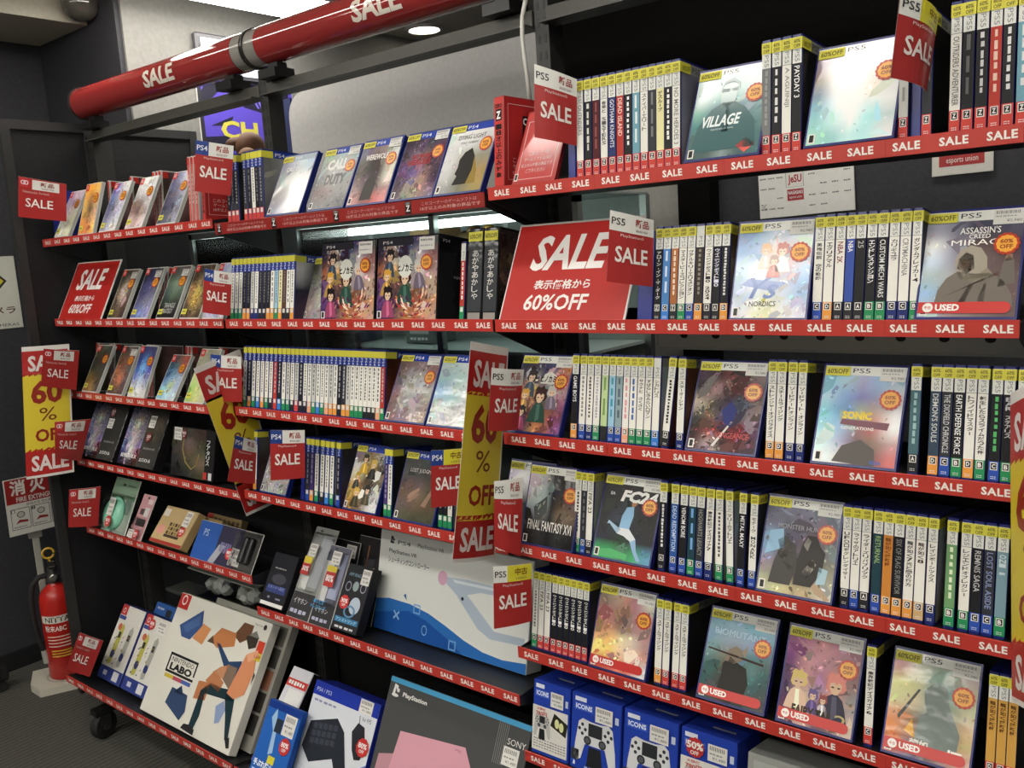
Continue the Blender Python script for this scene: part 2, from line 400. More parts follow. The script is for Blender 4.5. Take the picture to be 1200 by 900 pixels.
# ================================================================== the rack: uprights, beams, back panels
rack = thing('shelving_rack', 'black slotted steel rack carrying all three bays of sale shelves', 'shelving rack', (XL, YU, 0))
def upright(x, ztop, yo=0.0):
    m = MB(); m.box(x - XL - .018, 0, .08, x - XL + .018, .05, ztop, '2e2e2c', 'paint')
    z = .3
    while z < ztop - .03:
        for s in (-.008, .008): m.box(x - XL + s - .003, -.0006, z, x - XL + s + .003, 0, z + .018, '0b0b0b', 'paint')
        z += .034
    m.build('upright', rack)
for x, zt in ((XL, 2.06), (XA - .002, 2.10), (XB + .004, 2.10), (XR, 2.10)): upright(x, zt)
for x0, x1 in ((XL, XA), (XA, XB), (XB, XR)):
    m = MB(); m.bbox(x0 - XL + .018, -.004, 2.035, x1 - XL - .018, .03, 2.072, '45443f', 'paint', .002)
    m.box(x0 - XL + .018, -.03, 2.035, x1 - XL - .018, -.004, 2.039, '45443f', 'paint')
    m.build('top_beam', rack)
m = MB(); m.box(.02, .052, .10, XA - XL - .02, .062, 0.98, '222'); o = m.build('back_panel', rack)
o.data.materials.clear(); o.data.materials.append(MATS['perforated'])
m = MB(); m.box(XA - XL + .02, .052, .10, XB - XL - .02, .062, 0.93, '161616', 'paint'); m.build('back_panel', rack)
m = MB(); m.box(XB - XL + .02, .052, .10, XR - XL - .02, .062, 1.17, '121212', 'paint'); m.build('back_panel', rack)
m = MB(); m.box(-.030, -.26, .12, -.026, .42, 2.08, '1c1c1e', 'paint'); o = m.build('end_mesh', rack)
o.data.materials.clear(); o.data.materials.append(MATS['perforated'])
m = MB()                                               # its square-tube frame
for y in (-.285, -.01, .055, .40): m.box(-.040, y, .10, -.018, y + .03, 2.10, '2d2d2d', 'paint')
for z in (.10, 2.07):
    for y0, y1 in ((-.255, -.0105), (.0855, .3995)): m.box(-.040, y0, z, -.018, y1, z + .03, '2d2d2d', 'paint')
m.build('end_frame', rack)
for k, x in enumerate((XL + .16, XA, XB, XR)):
    m = MB(); c = Vector((x - XL, -.30, 0)) if k == 0 else Vector((x - XL, -.25, 0))
    m.box(c.x - .02, c.y - .03, .0885, c.x + .02, c.y + (.25 if k else .30), .1085, '161616', 'paint').box(c.x - .02, .0, .0885, c.x + .02, .05, .0885 + .01, '161616', 'paint'); fb = m.build('foot_beam', rack)
    w = MB(); w.lathe([(.0, -.016), (.042, -.016), (.047, -.010), (.047, .010), (.042, .016), (.0, .016)], '1b1b1b', 'rubber', 24, (c.x, c.y, .047), (1, .25, 0))
    w.lathe([(.016, -.022), (.016, .022)], '39393a', 'plastic', 16, (c.x, c.y, .047), (1, .25, 0))
    w.box(c.x - .024, c.y - .018, .05, c.x - .019, c.y + .018, .088, '222', 'plastic').box(c.x + .019, c.y - .018, .05, c.x + .024, c.y + .018, .088, '222', 'plastic')
    w.build('caster', fb)

# ================================================================== shelves with their red lips
class Shelf:
    def __init__(s, bay, row, x0, x1, z, Y=YL, th=9.0, hs=1.0, depth=.19, style='sale', lip=.0255, n=15):
        s.bay, s.row, s.x0, s.x1, s.z, s.Y, s.t = bay, row, x0, x1, z, Y, math.tan(math.radians(th)); s.th = math.radians(th); s.hs = hs
        L = x1 - x0
        t = thing('display_shelf', row + ' shelf of the ' + bay + ' bay, black tray with a red ' + ('sale strip' if style == 'sale' else 'age-limit strip'), 'shelf', (x0, Y, z))
        m = MB(); d = depth
        pr = [(.003, -.004), (d, -.004 - d * s.t), (d, .035 - d * s.t), (d + .002, .035 - d * s.t), (d + .002, -.007 - d * s.t), (.003, -.007)]
        m.prism(pr, .004, L - .004, '1b1b1e', 'paint', 'x'); m.build('tray', t)
        if style == 'sale':
            m = MB(); m.bbox(.0, 0, -lip, L, .0028, 0.0, 'bb3a32', 'card', .0006)
            mp = flat((0, 0, -lip)); st = L / n; q = random.Random(int(z * 1000) + int(-x0 * 100))
            for i in range(n):
                u = st * (i + .3) + q.uniform(-.002, .002)
                m.text(mp, 'SALE', u, lip * .27, u + st * .60, lip * .74, 'f2ede6', 1, 'card', .035, lsp=1.12)
            for i in range(1, 4): m.rect(mp, L * i / 3.7, .0, L * i / 3.7 + .0009, lip, 'a02a26', 1, 'card')
        else:
            m = MB(); m.bbox(.0, 0, -lip, L, .0028, 0.0, '8e2622', 'card', .0006); mp = flat((0, 0, -lip))
            for i in range(4):
                u = L * i / 4 + .012
                m.rect(mp, u, 0.002, u + .018, lip - .002, '1c1a18', 1, 'card').text(mp, 'Z', u + .003, lip * .25, u + .015, lip * .68, 'eee', 2, 'card', .03)
                m.text(mp, 'CERO', u + .002, lip * .74, u + .016, lip * .88, 'ddd', 2, 'card')
                m.text(mp, 'このコーナーのゲームソフトは', u + .05, lip * .55, u + .205, lip * .80, 'c99', 1, 'card', .01)
                m.text(mp, '18才以上のみ対象の商品です', u + .045, lip * .20, u + .215, lip * .46, 'd8a8a0', 1, 'card', .01)
        m.build('sale_strip', t)
        if bay == 'right' and row == 'second':
            m = MB(); y = .125; m.bbox(.30, y, -.070, L - .01, y + .012, -.034, 'b8b6ae', 'plastic', .006)
            for i in range(9): m.disc(flat((0, y - .0003, 0)), .36 + .065 * i, -.042, .008, .006, '1a1a1a', 1, 'rubber', 14)
            m.build('steel_stiffener', t)
        for a in (0.0, L - .003):
            b = MB(); b.prism([(.004, -.004), (.004, -lip), (min(YU - Y, d + .004) - .001, (-.075 if Y > 1.3 else .006) - d * s.t), (min(YU - Y, d + .004) - .001, .03 - d * s.t)], a + .0005, a + .0025, '202022', 'paint', 'x'); b.build('bracket', t)
    def zt(s, off): return s.z - .0035 - off * s.t
    def X(s, px, off): return xat(px, s.Y + off, s.zt(off))
TOP, SEC, THI, FOU, FIF = 'top', 'second', 'third', 'fourth', 'fifth'
L1 = Shelf('left', TOP, XL - .01, XA - .006, 1.708, th=4.0, hs=1.05); L2 = Shelf('left', SEC, XL, XA - .006, 1.440)
L3 = Shelf('left', THI, XL, XA - .006, 1.194); L4 = Shelf('left', FOU, XL + .02, XA - .006, .956)
L5 = Shelf('left', FIF, XL + .02, XA - .006, .711)
L6 = Shelf('left', 'bottom', XL - .005, XA - .004, .200, Y=1.25, th=14, depth=.325)
M1 = Shelf('middle', TOP, XA + .005, XB - .01, 1.694, th=4.0, hs=1.05, style='cero', lip=.030); M2 = Shelf('middle', SEC, XA + .005, XB - .01, 1.440)
M3 = Shelf('middle', THI, XA + .005, XB - .01, 1.201); M4 = Shelf('middle', FOU, XA + .005, XB - .01, .965)
M5 = Shelf('middle', FIF, XA + .005, XB - .005, .624)
M6 = Shelf('middle', 'bottom', XA + .005, XB - .005, .200, Y=1.25, th=14, depth=.325)
R1 = Shelf('right', TOP, XB, XR, 1.701, th=4.0, hs=1.07); R2 = Shelf('right', SEC, XB - .004, XR, 1.4395)
R3 = Shelf('right', THI, XB, XR, 1.2065); R4 = Shelf('right', FOU, XB, XR, .971)
R5 = Shelf('right', FIF, XB, XR, .738); R6 = Shelf('right', 'bottom', XB, XR, .498, depth=.19)

# ================================================================== game cases
_sh = {}
def shell(w, h, d, col, face=False):                   # moulded case: rounded hinge edge, lid seam, thumb notch
    k = (round(w, 4), h, d, col, face)
    if k not in _sh:
        m = MB(); r = .0016
        if not face: pts = [(r, 0), (w - r, 0), (w, r), (w, d - .001), (w * .62, d - .001), (w * .62, d - .003), (w * .38, d - .003), (w * .38, d - .001), (0, d - .001), (0, r)]
        else: pts = [(r, 0), (w - .001, 0), (w - .001, d * .38), (w - .003, d * .38), (w - .003, d * .62), (w - .001, d * .62), (w - .001, d), (r, d), (0, d - r), (0, r)]
        m.prism(pts, 0, h, col, 'plastic'); _sh[k] = m.mesh('case_shell')
    return _sh[k]
PS5 = dict(case='191f66', head='dfe0da', mark='PS5', mcol='33373c', w=.0145, h=.170, d=.135)
PS4 = dict(case='1a2872', head='27409a', mark='PS4', mcol='e6e9f0', w=.0145, h=.170, d=.135)
NSW = dict(case='cfcfca', head=None, mark='', mcol='fff', w=.0110, h=.170, d=.104)
SIDE = {'w': '9aa 889 667,aab 998 877,887 776 665', 'k': '222 333 222,333 443 333,222 222 332', 'r': '533 422 321,643 432 322,432 321 211',
        'B': '532 643 421,754 543 322,321 432 211', 'G': '999 aaa 888,aaa bbb 999,888 999 777', 'd': '344 455 333,455 566 344,333 344 233'}
def spine(x, shelf, off, spec, P, label, group, w=None, full=True, side=None, roll=0.0, dz=0.0, yaw=0.0, sticker=True, hgt=None):
    main, foot, let, title, tcol = (spec + ('', '', '', '', ''))[:5]
    w = w or P['w']; h, d = hgt or P['h'] * shelf.hs, P['d']
    mc = NAMED[main][0] if main in NAMED else main
    t = thing('game_case', label, 'game case', (x, shelf.Y + off, shelf.zt(off) + .0004 + dz), (-shelf.th, roll, yaw), group)
    link('case_shell', shell(w, h, d, P['case']), t)
    m = MB(); mp = flat((0, -.0004, 0)); sd = flat((w + .0004, 0, 0), (0, 1, 0), (0, 0, 1), (1, 0, 0)); lf = flat((-.0004, d, 0), (0, -1, 0), (0, 0, 1), (-1, 0, 0))
    b0, b1 = .0045, h - .004; mg = w * .035
    S = 'sleeve'
    if P is NSW:
        m.rect(mp, mg, .003, w - mg, h - .003, mc, 0, S)
        m.rect(mp, mg, h - .022, w - mg, h - .003, 'c03028', 1, S)
    else:
        hv = h * .762
        m.rect(mp, mg, b0, w - mg, h * .19, FOOT.get(foot, foot or '2a2a2c'), 0, S)
        m.rect(mp, mg, h * .19, w - mg, hv, mc, 0, S)
        m.rect(mp, mg, hv, w - mg, b1, P['head'], 0, S)
        m.text(mp, P['mark'], w * .30, hv + h * .012, w * .74, h * .872, P['mcol'] if P is PS4 else '85878a', 1, S, rot=90)
        if main in 'we': m.rect(mp, mg, hv - .0004, w - mg, hv + .0003, '777', 1, S)
    tc = hx(tcol) if tcol else hx('e8e8e4' if main in 'knmrBdGKv' or main not in NAMED else '333336')
    a, b, c, e = w * .24, h * .225, w * .78, h * .74
    if title.startswith('='): m.greek(mp, w * .33, b + h * .04, w * .67, e, int(title[1:]), tc, 1, S, seed=int(abs(x) * 9999))
    elif title and title.isascii(): m.text(mp, title, a, e - min(e - b, len(title) * h * .033), c, e, tc, 1, S, .01, rot=90)
    elif title:
        n = min(1.0, len(title) * .075); m.stack(mp, title, w * .22, e - (e - b) * n, w * .80, e, tc, 1, S)
    if let and full:
        m.rect(mp, w * .18, h * .115, w * .82, h * .182, 'ece9e2', 1, S).rect(mp, w * .25, h * .122, w * .75, h * .175, '2a2a2c', 2, S)
        m.text(mp, let, w * .34, h * .130, w * .66, h * .167, 'f2f0ea', 3, S, .03)
        m.greek(mp, w * .25, h * .055, w * .75, h * .062, 3, 'ddd', 1, S, vert=False).greek(mp, w * .25, h * .04, w * .75, h * .047, 3, 'ddd', 1, S, vert=False)
    elif let: m.rect(mp, w * .2, h * .12, w * .8, h * .18, 'd8d6d0', 1, S)
    if P is NSW:
        m.art(sd, .006, .003, d - .003, h - .003, side or '433 655 544,544 866 655,433 544 433', 0, S, .2, 6, 8, int(abs(x) * 999))
        m.rect(sd, .006, h - .022, .024, h - .003, 'c03028', 1, S)
    else:
        m.art(sd, .004, b0, d - .004, h * .885, side or SIDE.get(main, SIDE['k']), 0, S, .14, 6, 8, int(abs(x) * 999))
        m.rect(sd, .004, h * .885, d - .004, b1, P['head'] if P is PS4 else '8d8d86', 0, S)
        m.text(sd, P['mark'], d * .30, h * .905, d * .52, h * .955, P['mcol'], 1, S)
    m.rect(lf, .004, b0, d - .004, b1, '8b8b88', 0, S)
    t_, t = t, m.build('cover_sheet', t)
    if sticker and P is not NSW:
        q = MB(); y = 'd8d140'
        q.rect(flat((0, -.0012, 0)), mg * .6, h * .882, w + .001, h - .0045, y, 1).rect(flat((w + .0011, 0, 0), (0, 1, 0), (0, 0, 1), (1, 0, 0)), -.001, h * .882, .034, h - .0045, y, 1)
        if full:
            q.text(flat((0, -.0012, 0)), '60%', w * .2, h * .930, w * .85, h * .960, '5c561c', 2, bold=.02).text(flat((0, -.0012, 0)), 'OFF', w * .2, h * .890, w * .85, h * .919, '5c561c', 2, bold=.02)
            q.text(flat((w + .0011, 0, 0), (0, 1, 0), (0, 0, 1), (1, 0, 0)), '60%OFF', .004, h * .895, .031, h * .945, '6b651e', 2, bold=.01)
        q.build('discount_sticker', t)
    return t_
def name_of(spec): return NAMED[spec[0]][1] if spec[0] in NAMED else 'picture'
def row(shelf, xs, specs, where, P=PS5, off=.02, full=True, maxw=.0155, **kw):
    """spine-out cases; xs = columns of the left edges and of the last right edge"""
    g = 'spine-out game cases ' + where; ww = None
    for i, sp in enumerate(specs):
        x = shelf.X(xs[i], off); x2 = shelf.X(xs[i + 1], off); w = min((x2 - x) * .955, maxw)
        if i and len(set(round(b - a, 2) for a, b in zip(xs, xs[1:]))) == 1: w = ww
        ww = w
        opt = dict(kw); extra = sp[5] if len(sp) > 5 else {}
        opt.update(extra)
        fn = FOOTN.get(sp[1], 'coloured')
        spine(x, shelf, opt.pop('off', off), sp[:5], P, f'{name_of(sp)} spine, {fn} foot, ' + (f'{ordw(i)} from left, ' if len(specs) > 1 else '') + where, g, w=w, full=full, **opt)
def even(a, b, n): return [a + (b - a) * i / n for i in range(n + 1)]

def badge(m, mp, u, v, r, txt=('60%', 'OFF'), rim='b3361f', core='e8a53a', tcol='8a3a12', mat='card'):
    m.disc(mp, u, v, r, r, rim, 1, mat, 28, .05).disc(mp, u, v, r * .80, r * .78, core, 2, mat, 24, .04)
    m.text(mp, txt[0], u - r * .5, v + r * .04, u + r * .5, v + r * .42, tcol, 3, mat, .03).text(mp, txt[1], u - r * .5, v - r * .46, u + r * .5, v - r * .08, tcol, 3, mat, .03)
def facing(shelf, px0, px1, label, grid, P=PS5, W=.135, lean=26.0, yaw=0.0, off=.006, jit=.1, texts=(), shapes=(), figs=(), price=True, burst=True, used=False,
           sticker=True, head=None, mat='sleeve', T=None, hgt=None, group=None, dz=0.0, nx=12, ny=16, left=False):
    """a case standing cover-out, leaning back on the tray"""
    h = hgt or P['h']; T = T or P['w']; le = math.radians(lean)
    lift = max(0.0, T * math.sin(le - shelf.th)) + .0005
    if left: x = shelf.X(px0, off)
    else: x = (shelf.X(px0, off) + shelf.X(px1, off)) / 2 - W / 2
    t = thing('game_case', label, 'game case', (x, shelf.Y + off, shelf.zt(off) + lift + dz), (-le, 0, math.radians(yaw)), group)
    link('case_shell', shell(W, h, T, P['case'], True), t)
    m = MB(); mp = flat((0, -.0004, 0)); hb = h * .885 if P is not NSW else h * .985
    x1 = W - .004
    m.art(mp, .004, .004, x1, hb, grid, 0, mat, jit, nx, ny, int(abs(px0) * 7))
    U = lambda a: .004 + a * (x1 - .004)
    V = lambda a: .004 + a * (hb - .004)
    for pts, col in shapes: m.poly(mp, [(U(a), V(b)) for a, b in pts], col, 1.4, mat)
    for fg in figs: m.figure(mp, U(fg[0]), V(fg[1]), fg[2] * (hb - .004), *fg[3:5], mat=mat, tilt=fg[5] if len(fg) > 5 else 0.0, skin=fg[6] if len(fg) > 6 else 'd8b89c')
    for tx in texts:
        s, a, b, c, d, col = tx[:6]
        m.text(mp, s, U(a), V(b), U(c), V(d), col, 2, mat, tx[6] if len(tx) > 6 else .015, tx[7] if len(tx) > 7 else 0.0)
    if P is not NSW:
        m.rect(mp, .004, hb, x1, h - .004, head or P['head'], 0, mat)
        m.text(mp, P['mark'], W * .36, h * .91, W * .56, h * .955, P['mcol'], 1, mat)
        m.rect(mp, W * .05, .006, W * .13, .022, 'e8e6e0', 2, mat).rect(mp, W * .065, .008, W * .115, .020, '333', 3, mat)
    else:
        m.rect(mp, .004, h - .024, .024, h - .003, 'c03028', 1, mat).ring(mp, .014, h - .013, .005, .005, .35, 'eee', 2, mat, 12)
    t_, t = t, m.build('cover_sheet', t)
    fp = flat((0, -.0016, 0))
    if sticker:
        q = MB()
        if P is NSW: q.rect(fp, .007, .014, .031, .030, 'd8d140', 1).greek(fp, .010, .019, .028, .025, 5, '555', 2, vert=False)
        else:
            q.rect(fp, .0045, h * .875, W * .33, h - .006, 'd8d140', 1)
            q.text(fp, '60%OFF', .008, h * .895, W * .31, h * .945, '5c561c', 2, bold=.02)
        q.build('discount_sticker', t)
    if price:
        q = MB(); a, b, c, d = W * .68, h * .835, W * .965, h * .965
        if P is NSW: a, b, c, d = W * .62, h * .80, W * .95, h * .93
        q.rect(fp, a, b, c, d, 'd9d8d2', 1); ww, hh = c - a, d - b
        for i in range(16): q.rect(fp, a + ww * (.08 + .05 * i), b + hh * .72, a + ww * (.08 + .05 * i + (.02 if i % 3 else .035)), b + hh * .93, '777', 2)
        q.greek(fp, a + ww * .08, b + hh * .5, a + ww * .8, b + hh * .6, 6, '999', 2, vert=False)
        q.text(fp, '¥2,980', a + ww * .45, b + hh * .12, a + ww * .95, b + hh * .34, '666', 2)
        q.build('price_label', t)
    if burst:
        q = MB(); badge(q, fp, W * (.83 if P is not NSW else .78), h * (.66 if P is not NSW else .70), .0165); q.build('discount_badge', t)
    if used:
        q = MB(); a, c, r = .0045, W * .93, .0085
        pts = [(a, .009), (c - r, .009)] + [(c - r + r * math.sin(i * math.pi / 6), .009 + r - r * math.cos(i * math.pi / 6)) for i in range(1, 6)] + [(c - r, .026), (a, .026)]
        q.poly(fp, pts, 'c22f2a', 1, 'card').disc(fp, .018, .0175, .0072, .0072, 'f2eee8', 2, 'card').text(fp, '中古', .0135, .0150, .0225, .0200, 'c22f2a', 3, 'card', .02)
        q.text(fp, 'USED', .028, .0125, .060, .0228, 'f4f0ea', 2, 'card', .04); q.build('used_band', t)
    return t_

# ------------------------------------------------------------------ cards and signs
def quadmap(TL, TR, BR, BL, bulge=0.0, org=(0, 0, 0)):
    TL, TR, BR, BL = map(Vector, (TL, TR, BR, BL)); n = (TR - TL).cross(TL - BL).normalized()
    def mp(u, v, k=0):
        a = BL + (TL - BL) * v; b = BR + (TR - BR) * v
        return a + (b - a) * u + n * (bulge * math.sin(math.pi * min(max(u, 0), 1)) - k * EPS * -1)
    if n.dot(Vector((0, 0, H)) - Vector(org) - (TL + BR) / 2) < 0: n = -n
    return mp
def sale_tag(kind, px, Yl, Yr, label, shelf, hold=None, bulge=.006, small=False):
    """printed card tag; px = its four corners (TL, TR, BR, BL) as seen, Yl / Yr the depths of its two upright edges"""
    TL, TR, BR, BL = [at(p[0], p[1], Y) for p, Y in zip(px, (Yl, Yr, Yr, Yl))]
    t = thing('sale_tag', label, 'shelf tag', BR)
    loc = [p - BR for p in (TL, TR, BR, BL)]; mp = quadmap(*loc, bulge, BR)
    m = MB(); M = 'card'; red = 'a82e2d'
    def R(u0, v0, u1, v1, c, k=1): m.rectn(mp, u0, v0, u1, v1, c, k, M)
    R(0, 0, 1, 1, '9d8784', -3)
    for e in ((0, 0, 1, 0), (0, 1, 1, 1)):
        for i in range(8): m.add([mp(i / 8, e[1], -3), mp((i + 1) / 8, e[1], -3), mp((i + 1) / 8, e[1], 0), mp(i / 8, e[1], 0)], [(0, 1, 2, 3)], 'd8d4d0', M)
    R(0, 0, 1, 1, red, 0)
    tx = lambda s, a, b, c, d, col, bo=.02: m.text(mp, s, a, b, c, d, col, 3, M, bo, sub=2)
    if kind[:3] in ('PS5', 'PS4'):
        p4 = kind[:3] == 'PS4'; us = kind.endswith('u')
        R(0, .735, .36, 1, '24408c' if p4 else 'e6e6e0', 1); R(.36, .735, 1, 1, 'd8cf3c' if us else 'e6e6e0', 1)
        tx(kind[:3], .04, .82, .33, .92, 'e8ecf2' if p4 else '222', .01)
        tx('中古' if us else '新品', .56, .835, .88, .955, '9c2b2a' if not us else '7a4a12', .02)
        tx('USED' if us else 'BRAND NEW', .58, .765, .86, .80, '7a4a48', 0)
        tx(('PlayStation4' if p4 else 'PlayStation5'), .24, .655, .76, .705, 'e6cfca', 0)
        tx('SALE', .14, .30, .86, .53, 'ece6e0', .02)
    else:
        R(.03, .76, .24, .97, 'c2363a', 1); R(.30, .73, .86, .97, 'dcdad4', 1)
        m.ring(mp, .11, .88, .055, .055, .3, 'eee', 3, M, 12).ring(mp, .17, .88, .055, .055, .3, 'eee', 3, M, 12)
        tx('新品', .48, .83, .76, .94, '8c2b2a', .02); tx('BRAND NEW', .5, .765, .76, .80, '7a4a48', 0)
        tx('Nintendo Switch', .10, .63, .66, .69, 'd9b5b0', 0); tx('SALE', .16, .28, .74, .50, 'ece6e0', .01)
    m.build('printed_card', t)
    if hold:                                            # the empty case that the card is clipped to
        x0, x1 = shelf.X(hold[0], .03), shelf.X(hold[1], .03)
        o = link('blue_case_holder', shell(max(.008, x1 - x0), .165, .125, '1f2c86'), t)
        o.location = Vector((x0, shelf.Y + .03, shelf.zt(.03) + .0005)) - BR; o.rotation_euler = (-shelf.th, 0, 0)
    return t
def board(px0, px1, shelf, lean, label, W=.300, Hh=.21):
    off = .006; x = shelf.X(px0, off); le = math.radians(lean)
    t = thing('sale_board', label, 'sale sign', (x, shelf.Y + off, shelf.zt(off) + .002), (-le, 0, 0))
    m = MB(); m.bbox(0, 0, 0, W, .004, Hh, 'd8d6d2', 'plastic', .001); m.build('panel', t)
    m = MB(); mp = flat((0, -.0003, 0)); m.rect(mp, .004, .0005, W - .004, Hh - .005, 'b02622', 0, 'card')
    m.text(mp, 'SALE', W * .17, Hh * .50, W * .80, Hh * .86, 'ebe8e4', 1, 'card', .03, .25)
    m.text(mp, '表示価格から', W * .24, Hh * .31, W * .69, Hh * .405, 'ebe8e4', 1, 'card', .02, .1).text(mp, '60%OFF', W * .19, Hh * .10, W * .70, Hh * .26, 'ebe8e4', 1, 'card', .02, .12)
    m.build('printed_sheet', t)
def banner(c, label, bulge=.0):
    TL, TR, BR, BL = map(Vector, c); t = thing('sale_banner', label, 'sale banner', BR)
    mp = quadmap(*[p - BR for p in (TL, TR, BR, BL)], bulge, BR); m = MB(); M = 'card'
    m.rectn(mp, 0, 0, 1, 1, 'c9c6c0', -3, M); m.rectn(mp, 0, 0, 1, 1, 'd9d6d0', 0, M)
    for a, b in (((0, 0), (1, 0)), ((0, 1), (1, 1)), ((0, 0), (0, 1)), ((1, 0), (1, 1))):
        m.add([mp(*a, -3), mp(*b, -3), mp(*b, 0), mp(*a, 0)], [(0, 1, 2, 3)], 'd9d6d0', M)
    m.build('backing_card', t); m = MB()
    m.rectn(mp, .0, .02, .965, .225, 'a8201e', 1, M); m.rectn(mp, .0, .775, .965, .965, 'a8201e', 1, M)
    m.rectn(mp, .0, .20, .965, .79, 'd2bd33', 1, M)
    q = random.Random(3)
    for v, sg in ((.205, 1), (.785, -1)):                # torn paper edges
        pts = [(i / 14 * .965, v + q.uniform(-.008, .012) + .02 * (i / 14 if sg > 0 else 0)) for i in range(15)]
        m.poly(mp, [(0, v - sg * .03)] + pts + [(.965, v - sg * .03)], 'a8201e', 2, M)
    m.text(mp, 'SALE', .12, .81, .90, .93, 'd8d0cc', 3, M, .03, sub=2); m.text(mp, '60', .16, .56, .82, .74, '8e2416', 3, M, .035, sub=2)
    m.text(mp, '%', .32, .43, .68, .53, '6a2c14', 3, M, .0, sub=2); m.text(mp, 'OFF', .22, .27, .86, .37, '8e2416', 3, M, .03, sub=2); m.text(mp, 'SALE', .12, .05, .90, .17, 'd8d0cc', 3, M, .03, sub=2)
    m.build('printed_sheet', t)

# ================================================================== right bay, top shelf
wh = lambda f, l, t='', c='333336': ('w', f, l, t, c)
row(R1, even(676.4, 797.2, 13), [wh('r', 'Z', 'OUTRIDERS', '8a8a88'), ('k', 'r', 'Z', '=6', 'd8d8d4'), ('m', 'r', 'Z', '=4', '8a4a4a'), wh('r', 'Z', '春華と SISTERS', '555'),
    ('n', 'r', 'Z', 'GOTHAM KNIGHTS', 'd8d8e4'), ('r', 'r', 'Z', 'DEAD ISLAND', 'f0d8cc'), ('k', 'r', 'Z', '=9', 'eee'), ('t', 'r', 'Z', '=3', 'dfe8ea'), wh('r', 'Z', 'スナイパーエリート', '666'),
    ('K', 'r', 'Z', '=3', '777'), ('y', 'r', 'Z', 'デスループ', '333'), ('k', 'r', 'Z', '=10', 'e8e8e4'), wh('r', 'Z', 'NO MORE HEROES 3', '777')],
    'behind curved tag, right bay top shelf', side='667 778 556,889 776 665,999 888 777', dz=0)
facing(R1, 800, 890, 'cover-out game case with misty teal cover, on the right bay top shelf', 'dee cdd 9bb abb bcc,cdd 8aa 6a9 8aa 9bb,7a9 578 568 578 799,588 467 467 467 688,577 466 577 466 577,566 566 899 566 577',
       texts=[('VILLAGE', .16, .38, .70, .52, 'e4eeee', .03, .25), ('RESIDENT EVIL', .30, .335, .62, .355, 'bcc')],
       shapes=[([(.04, .08), (.10, .40), (.26, .60), (.40, .67), (.58, .67), (.74, .58), (.90, .40), (.95, .08)], '48686a'), ([(.38, .66), (.36, .82), (.42, .92), (.54, .93), (.61, .84), (.58, .68), (.48, .60)], 'a4b8b8'), ([(.37, .80), (.48, .80), (.48, .84), (.38, .85)], '5e7678'), ([(.52, .80), (.60, .80), (.60, .85), (.52, .84)], '5e7678'), ([(.34, .80), (.40, .94), (.52, .97), (.62, .90), (.63, .80), (.60, .88), (.50, .92), (.40, .89)], '6c8484'), ([(.44, .30), (.47, .60), (.52, .60), (.55, .30)], '5c7e7e'), ([(.82, .20), (.95, .11), (.82, .02), (.69, .11)], 'dc6a64')], price=False, lean=24, mat='gloss', jit=.05, head='e8e8e4')  # white header and pale top cells hold painted glare
row(R1, even(892, 939, 4), [('G', 'r', 'Z', '=8', '999'), ('k', 'r', 'Z', '=6', 'ddd'), wh('r', 'Z', 'A AGUINIJI', '888'), ('k', 'r', 'Z', 'PAYDAY 3', 'eee')],
    'after teal cover, right bay top shelf', side='111 222 333,222 333 222,111 222 111')
facing(R1, 942, 1046, 'cover-out game case with pale blue and white cover, on the right bay top shelf', 'a9a eee eef ccd eef,876 fff fff dcc bbb,789 fff fff fed ddd,8bc eff fff dee eee,9cc cee fff aee cdd,adc 9cc cee bee eee', price=False, lean=24, mat='gloss', jit=.04, head='eeeeec')  # the white cells are glare painted into the cover colours
row(R1, [1052, 1064], [('e', 'r', 'Z', '=3', '999')], 'just under the bent sale tag, right bay top shelf')
row(R1, [1079, 1091.5], [('K', 'r', 'Z', 'EVIL WEST', '777')], 'just after the bent sale tag, right bay top shelf', side='111 111 111,111 221 111,111 111 211')
row(R1, [1111, 1125, 1141, 1157, 1172, 1189, 1205], [wh('r', 'Z', 'OUTRIDERS ADVENTURER', '777'), ('k', 'r', 'Z', '=3', '666'), ('k', 'r', 'Z', '=7', 'ccc'), ('r', 'r', 'Z', '=6', 'e4c4b4'), ('k', 'r', 'Z', '=7', 'ddd'), ('t', 'r', 'Z', '=5', 'ddd')],
    'at the far end, right bay top shelf')
